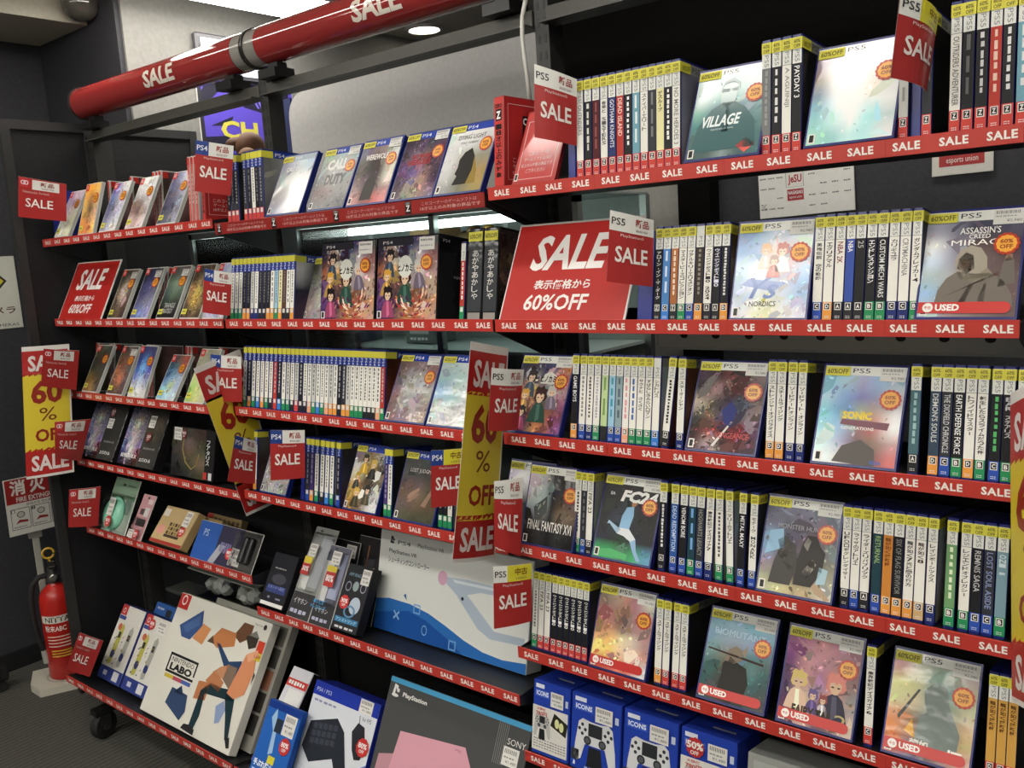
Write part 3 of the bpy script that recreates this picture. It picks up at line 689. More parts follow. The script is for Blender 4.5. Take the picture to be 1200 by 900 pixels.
def z_box(x_px, shelf, yaw, w, label, off=.015, d=.125):
    t = thing('age_limit_box', label, 'display box', (shelf.X(x_px, off), shelf.Y + off, shelf.zt(off) + .004), (-shelf.th, 0, math.radians(yaw)))
    link('box_shell', shell(w, .174, d, '9c2424'), t)
    m = MB(); mp = flat((0, -.0004, 0)); sd = flat((w + .0004, 0, 0), (0, 1, 0), (0, 0, 1), (1, 0, 0))
    m.rect(mp, .001, .002, w - .001, .172, 'c4423e', 0, 'sleeve').rect(mp, w * .2, .128, w * .82, .150, '1c1a1a', 1, 'sleeve').text(mp, 'Z', w * .28, .131, w * .74, .146, 'eee', 2, 'sleeve', .04).text(mp, 'CERO', w * .14, .152, w * .86, .160, '1c1a1a', 2, 'sleeve', .02)
    m.stack(mp, '18才以上のみ対象', w * .2, .018, w * .8, .122, '1c1414', 1, 'sleeve', .03)
    m.rect(sd, .001, .002, d - .001, .172, 'a82a2a', 0, 'sleeve')
    for a, b, c, e in ((.010, .014, .0108, .160), (d - .0108, .014, d - .010, .160), (.010, .014, d - .010, .0148), (.010, .1592, d - .010, .160)): m.rect(sd, a, b, c, e, 'e0c4c0', 1, 'sleeve')
    m.rect(sd, d * .38, .070, d * .70, .140, '1c1a1a', 1, 'sleeve').text(sd, 'CERO', d * .39, .122, d * .69, .136, 'eee', 2, 'sleeve', .03).text(sd, 'Z', d * .42, .084, d * .66, .118, 'eee', 2, 'sleeve', .05)
    m.text(sd, '18才以上のみ対象', d * .40, .074, d * .68, .080, 'eee', 2, 'sleeve')
    for i, s in enumerate(('このコーナーの', 'ゲームソフトは', '18才以上のみ対象')): m.text(sd, s, d * .18, .048 - i * .012, d * .82, .057 - i * .012, 'e0c0bc', 1, 'sleeve')
    m.build('printed_wrap', t)
z_box(580, R1, -12, .030, 'red age-limit display box standing at the start of the right bay top shelf')
t = facing(R1, 594, 656, 'glossy red age-limit notice leaning in front of the red display box', 'c45452 c45050,b84848 c04848,bc4a48 b84444', P=dict(PS5, case='9c2424', head='c85450', mark='', mcol='c85450'), W=.106, hgt=.158, T=.010, lean=26, mat='gloss', jit=.02,
           price=False, burst=False, sticker=False, texts=[('CERO', .36, .80, .64, .87, 'e8dcd8'), ('Z', .40, .66, .60, .79, 'e8dcd8'), ('このコーナーの', .26, .40, .74, .46, 'e6c8c4'), ('ゲームソフトは18才', .16, .31, .84, .37, 'e6c8c4'), ('以上のみ対象の商品です', .12, .22, .88, .28, 'e6c8c4'), ('ご了承ください', .26, .13, .74, .19, 'e6c8c4')],
           shapes=[([(.06, .04), (.08, .04), (.08, .96), (.06, .96)], 'e0b8b4'), ([(.92, .04), (.94, .04), (.94, .96), (.92, .96)], 'e0b8b4'), ([(.06, .03), (.94, .03), (.94, .04), (.06, .04)], 'e0b8b4'), ([(.06, .95), (.94, .95), (.94, .96), (.06, .96)], 'e0b8b4')])
t.name = 'age_limit_notice'; t['category'] = 'shelf notice'
sale_tag('PS5n', ((626, 75), (676, 93), (676, 171), (626.5, 161)), 1.345, 1.40, 'curved red sale tag standing in front of the red age-limit notice', R1, (666, 675))
sale_tag('PS5u', ((1056, -12), (1100, 18), (1086, 108), (1044, 91)), 1.30, 1.385, 'bent red sale tag cut by the top edge, beside the pale blue cover', R1, (1066, 1079), bulge=.012)

# ------------------------------------------------------------------ right bay, second shelf
board(584, 737, R2, 26, 'large red sale board on the right bay second shelf, partly behind a curved tag')
sale_tag('PS5n', ((715, 246), (766, 258), (765, 336), (711, 330)), 1.335, 1.395, 'curved red sale tag overlapping the large red sale board', R2, (746, 764))
row(R2, [765.1, 774, 783.6, 792.7, 802.3, 812.3, 822.7, 832.7, 842.4, 852.4], [('k', 'k', 'Z', 'アローン・イン・ザ・ダーク', 'ddd'), ('4f83bf', 'c', 'C', '=3', 'cde'), ('a8683c', 'k', 'Z', '=8', 'e8d8c0'), wh('g', 'B', 'マスターピースコレクション'), wh('b', 'C', 'ヴァルキリーエリュシオン'),
    ('3a332e', 'o', 'D', '=10', '8a8478', dict(sticker=False)), wh('k', 'A', 'ウイニングポスト10 2024'), ('k', 'k', 'A', 'ウイニングポスト10', 'dde'), ('k', 'o', 'D', '=16', 'ddd')], 'beside the large sale board, right bay', side='542 653 432,876 543 322,432 765 543')
facing(R2, 852, 947, 'cover-out game case with airy blue and white cover, right bay second shelf', '68b 8ac bcd bcd cdd,58b 79c dba c88 b99,9bd bcd dcb b88 8ac,8ac dde 9bd 88a 69c,abc cdd ddc bcd 8ac,dde eed dda eee dde', mat='gloss', jit=.14, figs=[(.40, .56, .30, 'c89a6a', 'c8b0a0'), (.62, .52, .34, 'a84438', 'e0d4cc'), (.52, .46, .26, '8a5a4a', 'b84a40')],
       texts=[('Ys', .22, .22, .62, .46, '5570b0', .01, .35), ('NORDICS', .24, .13, .60, .19, '444'), ], shapes=[([(.10, .38), (.55, .30), (.72, .40), (.52, .42), (.2, .45)], '6f88c0'), ([(.40, .20), (.50, .30), (.44, .16)], 'b8b850')], lean=18)
row(R2, [950.7, 962.6, 975, 987.4, 998.6, 1011.5, 1024, 1037.5, 1050.4, 1064.3, 1076.5], [wh('b', 'C', '英雄伝説 空の軌跡'), wh('o', 'D', 'エグリアマル'), wh('k', 'A', 'NBA 2K', '7a1f22'), ('3a52a0', 'k', 'A', 'NBA', 'eee'), ('k', 'k', 'A', '25', 'b8b8b4'), ('k', 'g', 'B', 'エンドレスダンジョン', 'eee'),
    ('k', 'g', 'B', 'CUSTOM MECH WARS', 'ddd'), wh('n', 'C', 'カリギュラ', '666'), wh('n', 'C', 'CRYMACHINA', '888'), wh('g', 'B', 'ガンダムブレイカー4')], 'between blue and hooded covers, right bay', side='111 112 111,222 333 222,333 222 222')
facing(R2, 1074, 1188, 'cover-out game case with a grey hooded figure, right bay second shelf', 'aab 889 445 445 556,eee 889 544 544 434,cde 99a 766 655 544,abb aaa 877 655 655,9bd 899 877 766 655,abc 988 877 766 655', jit=.05,
       shapes=[([(.16, .10), (.19, .28), (.27, .40), (.38, .47), (.56, .44), (.72, .45), (.86, .36), (.95, .22), (.97, .10)], '716a62'), ([(.80, .30), (.83, .54), (.88, .62), (.94, .58), (.97, .34)], '6a635c'), ([(.84, .56), (.86, .63), (.92, .64), (.93, .57)], '8a6e5c'),
           ([(.35, .50), (.34, .60), (.39, .69), (.49, .74), (.60, .71), (.67, .61), (.68, .50), (.60, .44), (.44, .42)], '9c9486'), ([(.37, .50), (.38, .60), (.45, .67), (.53, .63), (.55, .50), (.47, .44)], '3a302a'), ([(.40, .50), (.41, .57), (.46, .60), (.50, .55), (.49, .48), (.45, .46)], '86664f'), ([(.38, .46), (.50, .42), (.60, .44), (.68, .50), (.74, .44), (.58, .36), (.42, .38)], '87806f'), ([(.24, .20), (.28, .22), (.80, .46), (.80, .43)], '5c4638'), ([(.40, .12), (.52, .34), (.56, .33), (.47, .11)], '57524b'), ([(.60, .10), (.66, .34), (.69, .33), (.68, .10)], '605a52')],
       texts=[("ASSASSIN'S", .36, .86, .78, .93, 'ecebe6', .01), ('CREED', .46, .81, .68, .855, 'ecebe6', .01), ('MIRAG', .28, .74, .78, .80, 'ecebe6', 0, 0)], used=True, lean=24)

# ------------------------------------------------------------------ right bay, third shelf
DEMON = '223 434 335 446 b74,434 ccb 334 dcc 966,a64 c95 345 ccc a88,535 755 343 654 857,647 423 a54 854 634,536 545 b85 a65 858'
facing(R3, 593, 656, 'cover-out game case with crowded dark purple cover, right bay third shelf', DEMON, jit=.20, figs=[(.22, .50, .40, '2a2426', '3c4a5a', .1), (.16, .28, .34, 'c8963c', 'b08a4a', .1), (.74, .34, .34, 'c8c4be', '6a6070', -.1), (.50, .14, .52, '3a2020', '2c4a40'), (.18, .02, .36, '241c20', '9a4a6a')], nx=14, ny=18, texts=[('ヒノカミ', .44, .72, .74, .82, '181818', .04)], lean=26,
       shapes=[([(.44, .70), (.50, .84), (.62, .88), (.74, .82), (.76, .70)], 'd4d4cc')])
sale_tag('PS5n', ((576, 431), (614, 433), (607, 503), (572, 505)), 1.275, 1.345, 'clear-topped red sale tag in front of the crowded purple cover', R3)
row(R3, [668, 677.2, 685.5, 693.7, 702.5, 711.2, 719.2, 727.8, 735.8, 744.5, 753.3, 762.5, 772], [('k', 'o', 'D', 'GAME BOYS', 'eee'), wh('b', 'C', '=10', '888'), wh('n', 'C', '=12', '555'), wh('g', 'B', '=14', 'aab'), ('l', 'k', '', '=2', '7a9a5a'), ('s', 'b', 'C', '=4', '49a'), ('8fa4a8', 'b', 'C', '=4', '567'),
    ('w', 's', 'B', '=6', 'd9a'), wh('g', 'B', '=6', '46a'), wh('g', 'B', 'サクナと さくさく'), wh('g', 'B', 'すばらしきみらいロマン'), ('w', 'c', 'C', 'シカトリス', '555', dict(sticker=False))], 'after the crowded purple cover, right bay')
row(R3, [774.2, 783], [wh('k', 'A', '=14', '333')], 'leaning by itself, right bay third shelf', side='322 433 322,533 422 311,422 311 211', roll=.07, dz=.002)
row(R3, [791.3, 800.6], [wh('n', 'C', 'スターオーシャン', '555')], 'left of the black and red cover, right bay third shelf', side='532 643 421,754 543 322,321 432 211')
facing(R3, 801, 886, 'cover-out game case with a black, white and dark red cover, right bay third shelf', '434 322 633 433 877,222 a88 322 522 655,ba9 333 434 456 766,333 654 336 445 877,222 822 322 822 535,422 a99 322 533 544', jit=.26, nx=14, ny=18, mat='sleeve',
       texts=[('VENGEANCE', .40, .16, .88, .23, 'c0585a', .01)], shapes=[([(.36, .06), (.40, .05), (.62, .36), (.60, .37)], 'd8d0cc'), ([(.44, .50), (.56, .62), (.66, .50), (.60, .30), (.50, .34)], '28306c')])
row(R3, [896.2, 906.8, 919.3, 931.4, 941.7], [wh('o', 'D', 'ストレンジャーオブパラダイス'), wh('o', 'D', 'スチールライジング'), wh('n', 'C', 'ソードアートオンライン', '555'), wh('n', 'C', 'ソードアート・オンライン')], 'between dark red and icy covers, right bay', side='222 433 222,432 333 222,222 322 211')
facing(R3, 947, 1052, 'cover-out game case with an icy blue and white cover, right bay third shelf', '9cd acd aac 9bd abc,bde 8ad 88b 99b ccc,8cd 79c ab9 b98 ddd,9cd 9bd 977 b66 eee,cee aac 766 876 b99,eff ddd 766 655 c77', jit=.06, mat='sleeve',
       shapes=[([(.30, .50), (.28, .44), (.86, .40), (.88, .48)], '7c5660'), ([(.24, .02), (.34, .20), (.56, .28), (.74, .18), (.76, .0)], '5f5a58')],
       texts=[('SONIC', .30, .50, .66, .59, 'e4c84c', .05), ('GENERATIONS', .30, .385, .70, .42, 'e8e8e8', .01), ('SEGA', .70, .02, .84, .06, '4a70b8', .02)])
row(R3, [1062.4, 1076.2], [('4c6a72', 'k', 'A', '=7', '9bb')], 'just after icy blue cover', side='111 111 111,111 111 111')
row(R3, [1085.6, 1099, 1112.7, 1126.8, 1140.4, 1154.2], [('38485a', 'o', 'D', "DEMON'S SOULS", 'd0d0cc'), ('K', 'b', 'C', 'THE DIOFIELD CHRONICLE', 'ccc'), ('k', 'g', 'B', 'EARTH DEFENSE FORCE', 'eee'), wh('o', 'D', 'トワノイドマスター', '555'), wh('g', 'B', '転生したらスライムだった件')], 'after icy blue cover, right bay')
row(R3, [1156.7, 1170.8, 1185], [('k', 'b', 'C', '=8', '5ab46a'), ('k', 'g', 'B', 'EAR ステアリス', 'bbb')], 'by far banner, right bay third shelf')
row(R3, [1187, 1201], [wh('g', 'B', '=6', '888')], 'behind the far yellow banner, right bay third shelf')

# ------------------------------------------------------------------ right bay, fourth shelf
facing(R4, 584, 606, 'cover-out game case with glaring white header, behind the fourth shelf sale tag', 'ddd ccc 666,444 333 333,333 444 333', left=True, W=.125, jit=.06, mat='wrap', lean=21, off=.028, head='e8e8e6')  # header and top cells whitened as painted glare
sale_tag('PS5n', ((579, 564), (613, 559), (610, 652), (579, 640)), 1.32, 1.36, 'creased clear-covered red sale tag on the right bay fourth shelf', R4, bulge=.004)
facing(R4, 611, 669, 'cover-out game case with black cover and white smoke, right bay fourth shelf', 'ccc bbb 444 333 333,ddd bcc 334 444 433,abb bcc 333 543 655,667 888 333 876 765,333 444 222 444 333,222 333 222 333 222', jit=.10, lean=19, mat='wrap',
       texts=[('FINAL FANTASY XVI', .08, .20, .95, .34, 'e8e6e2', .01)])
row(R4, [671.5, 679.3, 685.4, 693.3], [wh('g', 'B', '=12', '444'), ('K', 'b', 'C', '=6', '777'), wh('k', 'A', 'FIFA 23', '222')], 'between smoke and football covers, right bay', side='999 aaa aaa,9a9 aaa 999,888 999 888')
facing(R4, 692, 762, 'cover-out game case with a footballer kicking in sky blue, right bay fourth shelf', '333 333 333 333 333,333 333 344 434 333,333 445 344 333 333,333 344 334 333 333,334 333 343 334 333,4a6 4a6 576 4a6 69b', jit=.08, lean=25,
       shapes=[([(.38, .42), (.40, .58), (.46, .70), (.58, .72), (.60, .60), (.56, .42)], '8fb8d8'), ([(.38, .42), (.36, .34), (.48, .32), (.62, .26), (.70, .30), (.56, .42)], 'd8dde0'), ([(.60, .27), (.70, .30), (.74, .16), (.84, .03), (.78, .02), (.68, .14)], '8fb0d0'), ([(.36, .34), (.20, .46), (.16, .45), (.18, .50), (.42, .40)], '9db8d0'), ([(.54, .72), (.53, .79), (.60, .81), (.63, .76), (.59, .72)], 'a87a5c'), ([(.46, .70), (.44, .78), (.52, .84), (.54, .82), (.49, .77), (.52, .72)], '22262c'), ([(.06, .10), (.3, .13), (.6, .09), (.6, .02), (.06, .02)], '58b070')],
       texts=[('EA', .13, .845, .21, .885, 'ddd'), ('FC24', .32, .77, .96, .93, 'e6e6e2', .05, .25)])
row(R4, [770, 781.2], [('k', 'k', 'A', '=12', 'ddd')], 'right after the footballer cover, right bay fourth shelf')
row(R4, [783.4, 794, 804, 813.6, 823.2], [('32589c', 'b', 'C', 'DEAD REDEMPTION', 'cde'), ('k', 'b', 'C', 'VENOM BORE', 'eee'), ('d', 'g', 'B', '=3', '7ad'), ('K', 'b', 'C', 'HOGWARTS LEGACY', '9a9a92')], 'after the footballer cover, right bay')
row(R4, [824.4, 834.5], [wh('n', 'C', '魔界戦記ディスガイア7', '222')], 'upright beside four dark cases, right bay fourth shelf')
row(R4, [837.6, 847], [wh('g', 'B', '=12', '555')], 'tilted beside the white case, right bay fourth shelf', roll=-.03)
row(R4, [851, 860], [wh('g', 'B', 'マリーのアトリエ')], 'tilting over a black case, right bay fourth shelf', roll=-.05)
row(R4, [862.5, 871.5], [('k', 'b', 'C', 'METAL MAXY', 'eee')], 'with a plain black side, right bay fourth shelf', side='222 211 222,322 222 211,222 211 211')
row(R4, [875.6, 885], [wh('b', 'C', 'モナーク MONARK', '555')], 'just before the armoured hunters cover, right bay fourth shelf', side='333 333 222,333 433 322,222 222 222')
facing(R4, 884, 975, 'cover-out game case with armoured hunters under a grey sky, right bay fourth shelf', '667 778 778 889 889,778 667 767 778 889,8ac 556 667 667 999,79b 444 545 656 777,989 555 434 544 887,998 765 544 887 998,bb9 cc9 ba8 ba8 ccb', jit=.15, shapes=[([(.04, .42), (.08, .70), (.26, .74), (.30, .52)], '9ac0dc'), ([(.78, .16), (.80, .36), (.92, .34), (.90, .18)], 'a8c4d0'), ([(.14, .10), (.18, .34), (.24, .52), (.20, .60), (.30, .66), (.38, .60), (.46, .56), (.50, .34), (.44, .10)], '4c4a48'), ([(.48, .12), (.50, .40), (.54, .58), (.60, .70), (.72, .70), (.78, .60), (.86, .52), (.84, .30), (.72, .12)], '3e3c3a'), ([(.56, .58), (.60, .68), (.66, .64), (.62, .52)], 'a8a49c'), ([(.24, .44), (.34, .58), (.40, .50), (.32, .36)], '9a948c'), ([(.02, .60), (.05, .64), (.46, .30), (.44, .26)], '77757a'), ([(.58, .28), (.70, .44), (.76, .38), (.66, .20)], 'b0aaa2'), ([(.30, .76), (.44, .88), (.62, .84), (.74, .72), (.60, .74), (.46, .70)], '5a5560')], nx=14, ny=18,
       texts=[('MONSTER HUNTER', .18, .745, .88, .80, 'a9a9ac', .0)], lean=24)
row(R4, [983.3, 994.4, 1005.6, 1019, 1031, 1043.3, 1056.2, 1069, 1082.7, 1095], [wh('k', 'A', 'UFOロボグレンダイザー', '444'), wh('b', 'C', 'ライザのアトリエ'), wh('k', 'A', 'ライダーズリパブリック'), ('d', 'b', 'C', 'RETURNAL', '9ab478'), ('c8843c', 'o', 'D', '龍が如く維新極', '6a3a18'), ('k', 'o', 'D', 'SIX OF FLAG SURVIVOR', '888'),
    wh('o', 'D', '龍が如く7光と闇の行方'), ('w', 't', 'D', '龍が如く8', '3a1a1a'), wh('n', 'C', 'レインボーシックス', '555')], 'after armoured hunters, right bay fourth shelf')
row(R4, [1104.4, 1118.6], [('6f9a6a', 'g', 'B', '=7', 'dde8c8')], 'standing apart in green, right bay fourth shelf')
row(R4, [1121, 1134.6, 1148.6, 1163.4, 1180.5], [wh('g', 'B', 'レジェンドオブレガシー', '555'), ('k', 'b', 'C', 'REMNIS SAGA', 'bbb'), ('K', 'b', 'C', 'LOST SOUL ASIDE', '8a96c0'), ('7a98a4', 'g', 'B', 'ONI 零', 'cfdde0')], 'at the far end, right bay fourth shelf')
row(R4, [1184, 1197], [wh('k', 'A', '=6', '888')], 'behind the far yellow banner, right bay fourth shelf')

# ------------------------------------------------------------------ right bay, fifth shelf
sale_tag('PS5u', ((578, 664), (623, 660), (623, 728), (579, 737)), 1.315, 1.375, 'red sale tag with yellow used band in front of the white shooter-controller box', R5, bulge=.003)
row(R5, [622.6, 629.4, 636.6, 644.4, 651.4, 658.6, 666, 673.4, 681, 688], [wh('g', 'A', '=12', '777'), wh('r', 'A', 'FIFA 23', '222'), wh('r', 'A', 'FIFA 23', '222')] + [('k', 'r', 'A', 'ウイニングポスト10', 'e8e8e4')] * 6, 'by yellow-banded tag, right bay fifth shelf', side='333 444 333,444 333 333,333 333 333')
facing(R5, 688, 757, 'cover-out used game case with a glowing orange and purple cover, right bay fifth shelf', '876 a98 b87 a78 ccb,a77 a77 976 b88 b99,b77 b87 766 a88 b88,da7 eb7 eda dcb a88,ed8 fd7 eca ecb c98,b54 c65 d87 c76 ddd', jit=.12, mat='wrap', used=True, lean=22)
row(R5, [766, 775, 786.4, 795, 804], [wh('o', 'D', 'スチールライジング'), wh('r', 'D', 'スチールライジング'), wh('r', 'D', 'スチールライジング'), wh('r', 'D', 'スチールライジング')], 'between orange and misty green covers', side='222 333 222,222 222 222,211 222 211')
facing(R5, 814, 896, 'cover-out used game case with a furry swordsman in misty green, right bay fifth shelf', '79a 8ab 8ab 7ab 8ab,8ab 9ab 9ab 9ac 7ab,799 887 776 588 677,466 554 444 688 466,355 444 333 366 455,355 544 333 455 555', jit=.10, used=True, lean=28,
       shapes=[([(.26, .04), (.30, .30), (.30, .46), (.40, .56), (.52, .50), (.66, .46), (.72, .28), (.66, .04)], '2f2d2a'), ([(.32, .50), (.36, .64), (.46, .70), (.56, .66), (.58, .54), (.46, .48)], '8a7d6c'), ([(.56, .64), (.64, .74), (.62, .58)], '9c8c7a'), ([(.04, .60), (.04, .62), (.90, .56), (.90, .53)], '40302c')],
       texts=[('BIOMUTANT', .10, .80, .88, .88, 'b8cdd8', .0)])
facing(R5, 908, 998, 'cover-out used game case with a pink and violet group cover, right bay fifth shelf', '857 a78 b88 a78 978,747 c99 b89 a88 866,646 c99 a79 c87 977,546 ca9 98a d98 888,535 dc9 867 756 a99,645 dba 756 766 cba', jit=.14, figs=[(.22, .16, .46, 'd8c078', 'd8b8a0'), (.72, .14, .54, 'd88a80', '3a3848'), (.44, .16, .28, '6a5a8a', '5a4a7a'), (.58, .16, .24, '8a4a4a', 'c8b8c0')], used=True, lean=27,
       texts=[('FAIRY TAIL', .18, .10, .74, .22, '3c3228', .05), ('2', .76, .08, .92, .22, 'b8a878', .0)])
row(R5, [1011, 1022.4], [('w', 'r', 'C', '魔界戦記ディスガイア6', '222')], 'between violet and cream covers, right bay fifth shelf', side='111 211 111,111 111 111,111 111 111')
facing(R5, 1030, 1138, 'cover-out used game case with a shadowy swordsman on cream, right bay fifth shelf', 'c99 ccb 9a9 998 a99,dd9 cc9 899 799 bb9,dda dca 9a9 898 cca,d97 765 888 898 ca8,c85 964 778 787 ba7,b54 668 766 977 c98', jit=.06, mat='wrap', used=True, lean=29,
       shapes=[([(.34, .20), (.38, .44), (.46, .50), (.42, .60), (.40, .72), (.50, .82), (.66, .80), (.70, .62), (.86, .34), (.84, .12), (.5, .10)], '77817c'), ([(.14, .36), (.36, .72), (.33, .72), (.12, .40)], '4a4a46'), ([(.22, .26), (.30, .40), (.36, .20)], 'd8a040')],
       texts=[('龍如', .30, .10, .52, .20, 'e8e4dc', .03), ('極', .72, .03, .92, .18, 'eee8e0', .04)])
row(R5, [1153, 1165, 1177, 1189], [('d0a050', 'r', 'D', '龍が如く維新極', '5a3a20')] * 3, 'by far banner, right bay fifth shelf')

# ------------------------------------------------------------------ middle bay, top shelf
z_box(238, L1, -10, .020, 'red age-limit display box behind the blue-cornered tag, where left and middle bays meet')
sale_tag('PS4n', ((229.5, 164), (274, 171), (270.5, 229.5), (228, 224)), 1.32, 1.375, 'red sale tag with blue corner on the middle bay top shelf', M1, bulge=.003)
row(M1, [268, 272.6, 277, 281.5], [('k', 'r', 'Z', '=8', '999'), ('K', 'r', 'Z', '=8', '889'), ('K', 'r', 'Z', '=10', 'ccc')], 'behind blue-cornered tag, middle bay top shelf', P=PS4, full=False)
row(M1, [287, 292, 296.8, 301, 305.6, 310.4], [('K', 'r', 'Z', '=12', '99a'), ('k', 'r', 'Z', '=6', '777'), wh('r', 'Z', '=12', '777'), ('k', 'r', 'Z', '=8', '777'), ('K', 'r', 'Z', '=10', '99a')], 'before the glaring white cover, top shelf', P=PS4, full=False, side='666 999 c98,777 888 877,666 777 776')
facing(M1, 309.5, 352, 'cover-out game case with a glaring pale cover, middle bay top shelf', '99a bbc cdd bcd,aaa bbb ddd ddd,aaa ccc eee ddd,999 bbb ddd ccc,99a aab ccc bbb', P=PS4, mat='gloss', jit=.05, head='a8b4c0', burst=False, price=False, texts=[('CALL OF', .2, .80, .62, .88, 'e4e4e4', .02)], lean=28)  # pale grid and paled header: glare put into the print colours
facing(M1, 357, 404, 'cover-out game case with grey embossed letters, middle bay top shelf', '9a9 aaa abb 9aa,999 bbb bbb aaa,888 aaa aaa 999,877 988 999 999,888 888 888 777', P=PS4, jit=.10, texts=[('CALL', .20, .70, .76, .90, 'dcdcd8', .05), ('DUTY', .24, .42, .82, .62, '777', .05)], lean=29)
facing(M1, 403, 453, 'cover-out game case with a dark beast over red, middle bay top shelf', '778 766 877 bbb,666 322 433 ddc,554 333 322 ccb,766 545 433 ddc,988 433 766 a88,c99 755 b66 c88', P=PS4, jit=.10, texts=[('WEREWOLF', .16, .76, .74, .86, 'e6e2dc', .02)],
       shapes=[([(.30, .06), (.34, .36), (.42, .50), (.46, .58), (.52, .50), (.62, .34), (.60, .06)], '3a3634')], lean=28)
facing(M1, 453, 508, 'cover-out game case with purple dome and red lettering, middle bay top shelf', '323 434 334 545,434 767 655 424,434 867 644 434,535 659 866 323,434 766 a87 424,545 887 987 767', P=PS4, jit=.22, texts=[('NO MORE', .26, .66, .70, .74, '9c2a30', .03), ('HEROES', .20, .55, .74, .65, '9c2a30', .03)], lean=29)
facing(M1, 508, 562, 'cover-out game case with a black head in profile on white, middle bay top shelf', 'ddd ddd ccc,ccc ccc bbb,ccc 998 887,ccc 887 986,bbb 776 a85,999 776 985', P=PS4, jit=.05, price=False, texts=[('DYING LIGHT', .20, .86, .80, .93, '333', .0), ('STAY HUMAN', .28, .78, .66, .815, '777')],
       shapes=[([(.34, .12), (.40, .26), (.34, .30), (.37, .40), (.36, .52), (.44, .64), (.58, .70), (.68, .56), (.70, .34), (.64, .12)], '1f1c1a'), ([(.64, .12), (.70, .34), (.68, .56), (.80, .34), (.84, .12)], '8a7434')], lean=29)

# ------------------------------------------------------------------ middle bay, second shelf
sale_tag('PS4n', ((240, 314.6), (272, 320), (269.5, 370), (237, 366)), 1.33, 1.372, 'red sale tag with blue corner on the middle bay second shelf', M2, bulge=.003)
mx = random.Random(5)
sp2 = [('wwwkkewkkkwsyBww'[i], 'gggoonnkkoogokko'[i], 'B', '=%d' % mx.randint(6, 12), '777') for i in range(16)]
row(M2, even(270, 344, 16), sp2, 'behind blue-cornered tag, middle bay second shelf', P=PS4, full=False, side='ccc 334 99a,223 334 556,434 545 334')
facing(M2, 354, 386, 'cover-out game case with misty grey cover behind the first gift box, middle bay', '443 99a 888,777 999 888,877 aa9 999,988 999 a88', P=PS4, jit=.14, price=False, burst=False, lean=22, off=.05, left=True, W=.10)
def gift_box(px, W, label, off, front_jit=.24, T=.10, sticker_u=.72):
    x = M2.X(px, off); h = .192
    t = thing('gift_box', label, 'boxed game set', (x, M2.Y + off, M2.zt(off) + .001 ), (-M2.th, 0, 0), 'wrapped collector gift boxes')
    m = MB(); m.bbox(0, 0, 0, W, T, h, '18161a', 'wrap', .0015)
    sd = flat((W + .0003, 0, 0), (0, 1, 0), (0, 0, 1), (1, 0, 0)); m.text(sd, 'PS4', T * .12, h * .91, T * .34, h * .945, 'aaa', 1, 'wrap'); m.greek(sd, T * .5, h * .5, T * .85, h * .54, 8, '777', 1, 'wrap', vert=False)
    m.build('carton', t); m = MB(); mp = flat((0, -.0004, 0))
    m.art(mp, .003, .003, W - .003, h - .003, '223 434 335 446 555,434 ccb 334 dcc 966,a64 c95 345 ccc a88,535 755 343 654 b98,647 423 a54 854 b86,436 545 b85 a65 b98', 0, 'wrap', front_jit, 14, 18, 11)
    m.rect(mp, .003, h * .89, W * .6, h - .003, '2a2830', 1, 'wrap').text(mp, 'PS4', W * .10, h * .915, W * .26, h * .95, 'ccc', 2, 'wrap')
    [m.figure(mp, W * a, h * b, h * c, d, e, mat='wrap', tilt=f) for a, b, c, d, e, f in ((.20, .52, .34, '2a2426', '3c4a5a', .1), (.16, .30, .32, 'c8963c', 'b08a4a', .1), (.72, .38, .34, 'c8c4be', '6a6070', -.1), (.48, .18, .46, '3a2020', '2c4a40', 0), (.20, .04, .38, '241c20', '9a4a6a', 0))]
    m.disc(mp, W * .48, h * .64, W * .12, h * .13, 'd4d4cc', 2.5, 'wrap').text(mp, 'ヒノカミ', W * .36, h * .58, W * .60, h * .67, '181818', 3, 'wrap', .04)
    gq = random.Random(17)
    for i in range(70):
        a = gq.uniform(3.3, 6.1); rr = gq.uniform(.16, .42); x, y = W * (.62 + rr * 1.0 * math.cos(a) * .8), h * (.36 + rr * .8 * math.sin(a)); l = W * gq.uniform(.015, .06); d_ = a + 1.57
        if .01 * W < x < .95 * W and .02 * h < y: m.poly(mp, [(x, y), (x + l * math.cos(d_), y + l * math.sin(d_)), (x + l * 1.6 * math.cos(d_ + .25), y + l * 1.6 * math.sin(d_ + .25)), (x + l * .5 * math.cos(d_ + .9), y + l * .5 * math.sin(d_ + .9))], gq.choice(['d87a3a', 'e8c8a0', 'b8403a', '8a4a7a', 'eee0d0', '4a2a4a']), 2.4 + i * .002, 'wrap')
    m.rect(mp, W * .03, h * .03, W * .10, h * .12, 'ddd', 3, 'wrap').rect(mp, W * .045, h * .04, W * .085, h * .11, '333', 4, 'wrap')
    m.build('printed_front', t)
    q = MB(); fp = flat((0, -.0016, 0)); q.rect(fp, W * .70, h * .82, W * .94, h * .97, 'e0ded8', 1); q.greek(fp, W * .72, h * .86, W * .92, h * .88, 6, '999', 2, vert=False); q.greek(fp, W * .72, h * .92, W * .92, h * .95, 10, '777', 2, vert=False); q.build('price_label', t)
    q = MB(); badge(q, fp, W * .82, h * .68, .018); q.build('discount_badge', t)
gift_box(374.8, .198, 'first wrapped gift box with crowded purple picture, middle bay second shelf', .03)
gift_box(440, .197, 'second wrapped gift box with crowded purple picture, showing its black side', .03)
spine(M2.X(538, .03), M2, .03, ('r', 'g', 'B', '=8', 'eee'), PS5, 'slim orange-red spine with green foot beside the gift box, middle bay', None, w=.013, full=False, sticker=False)
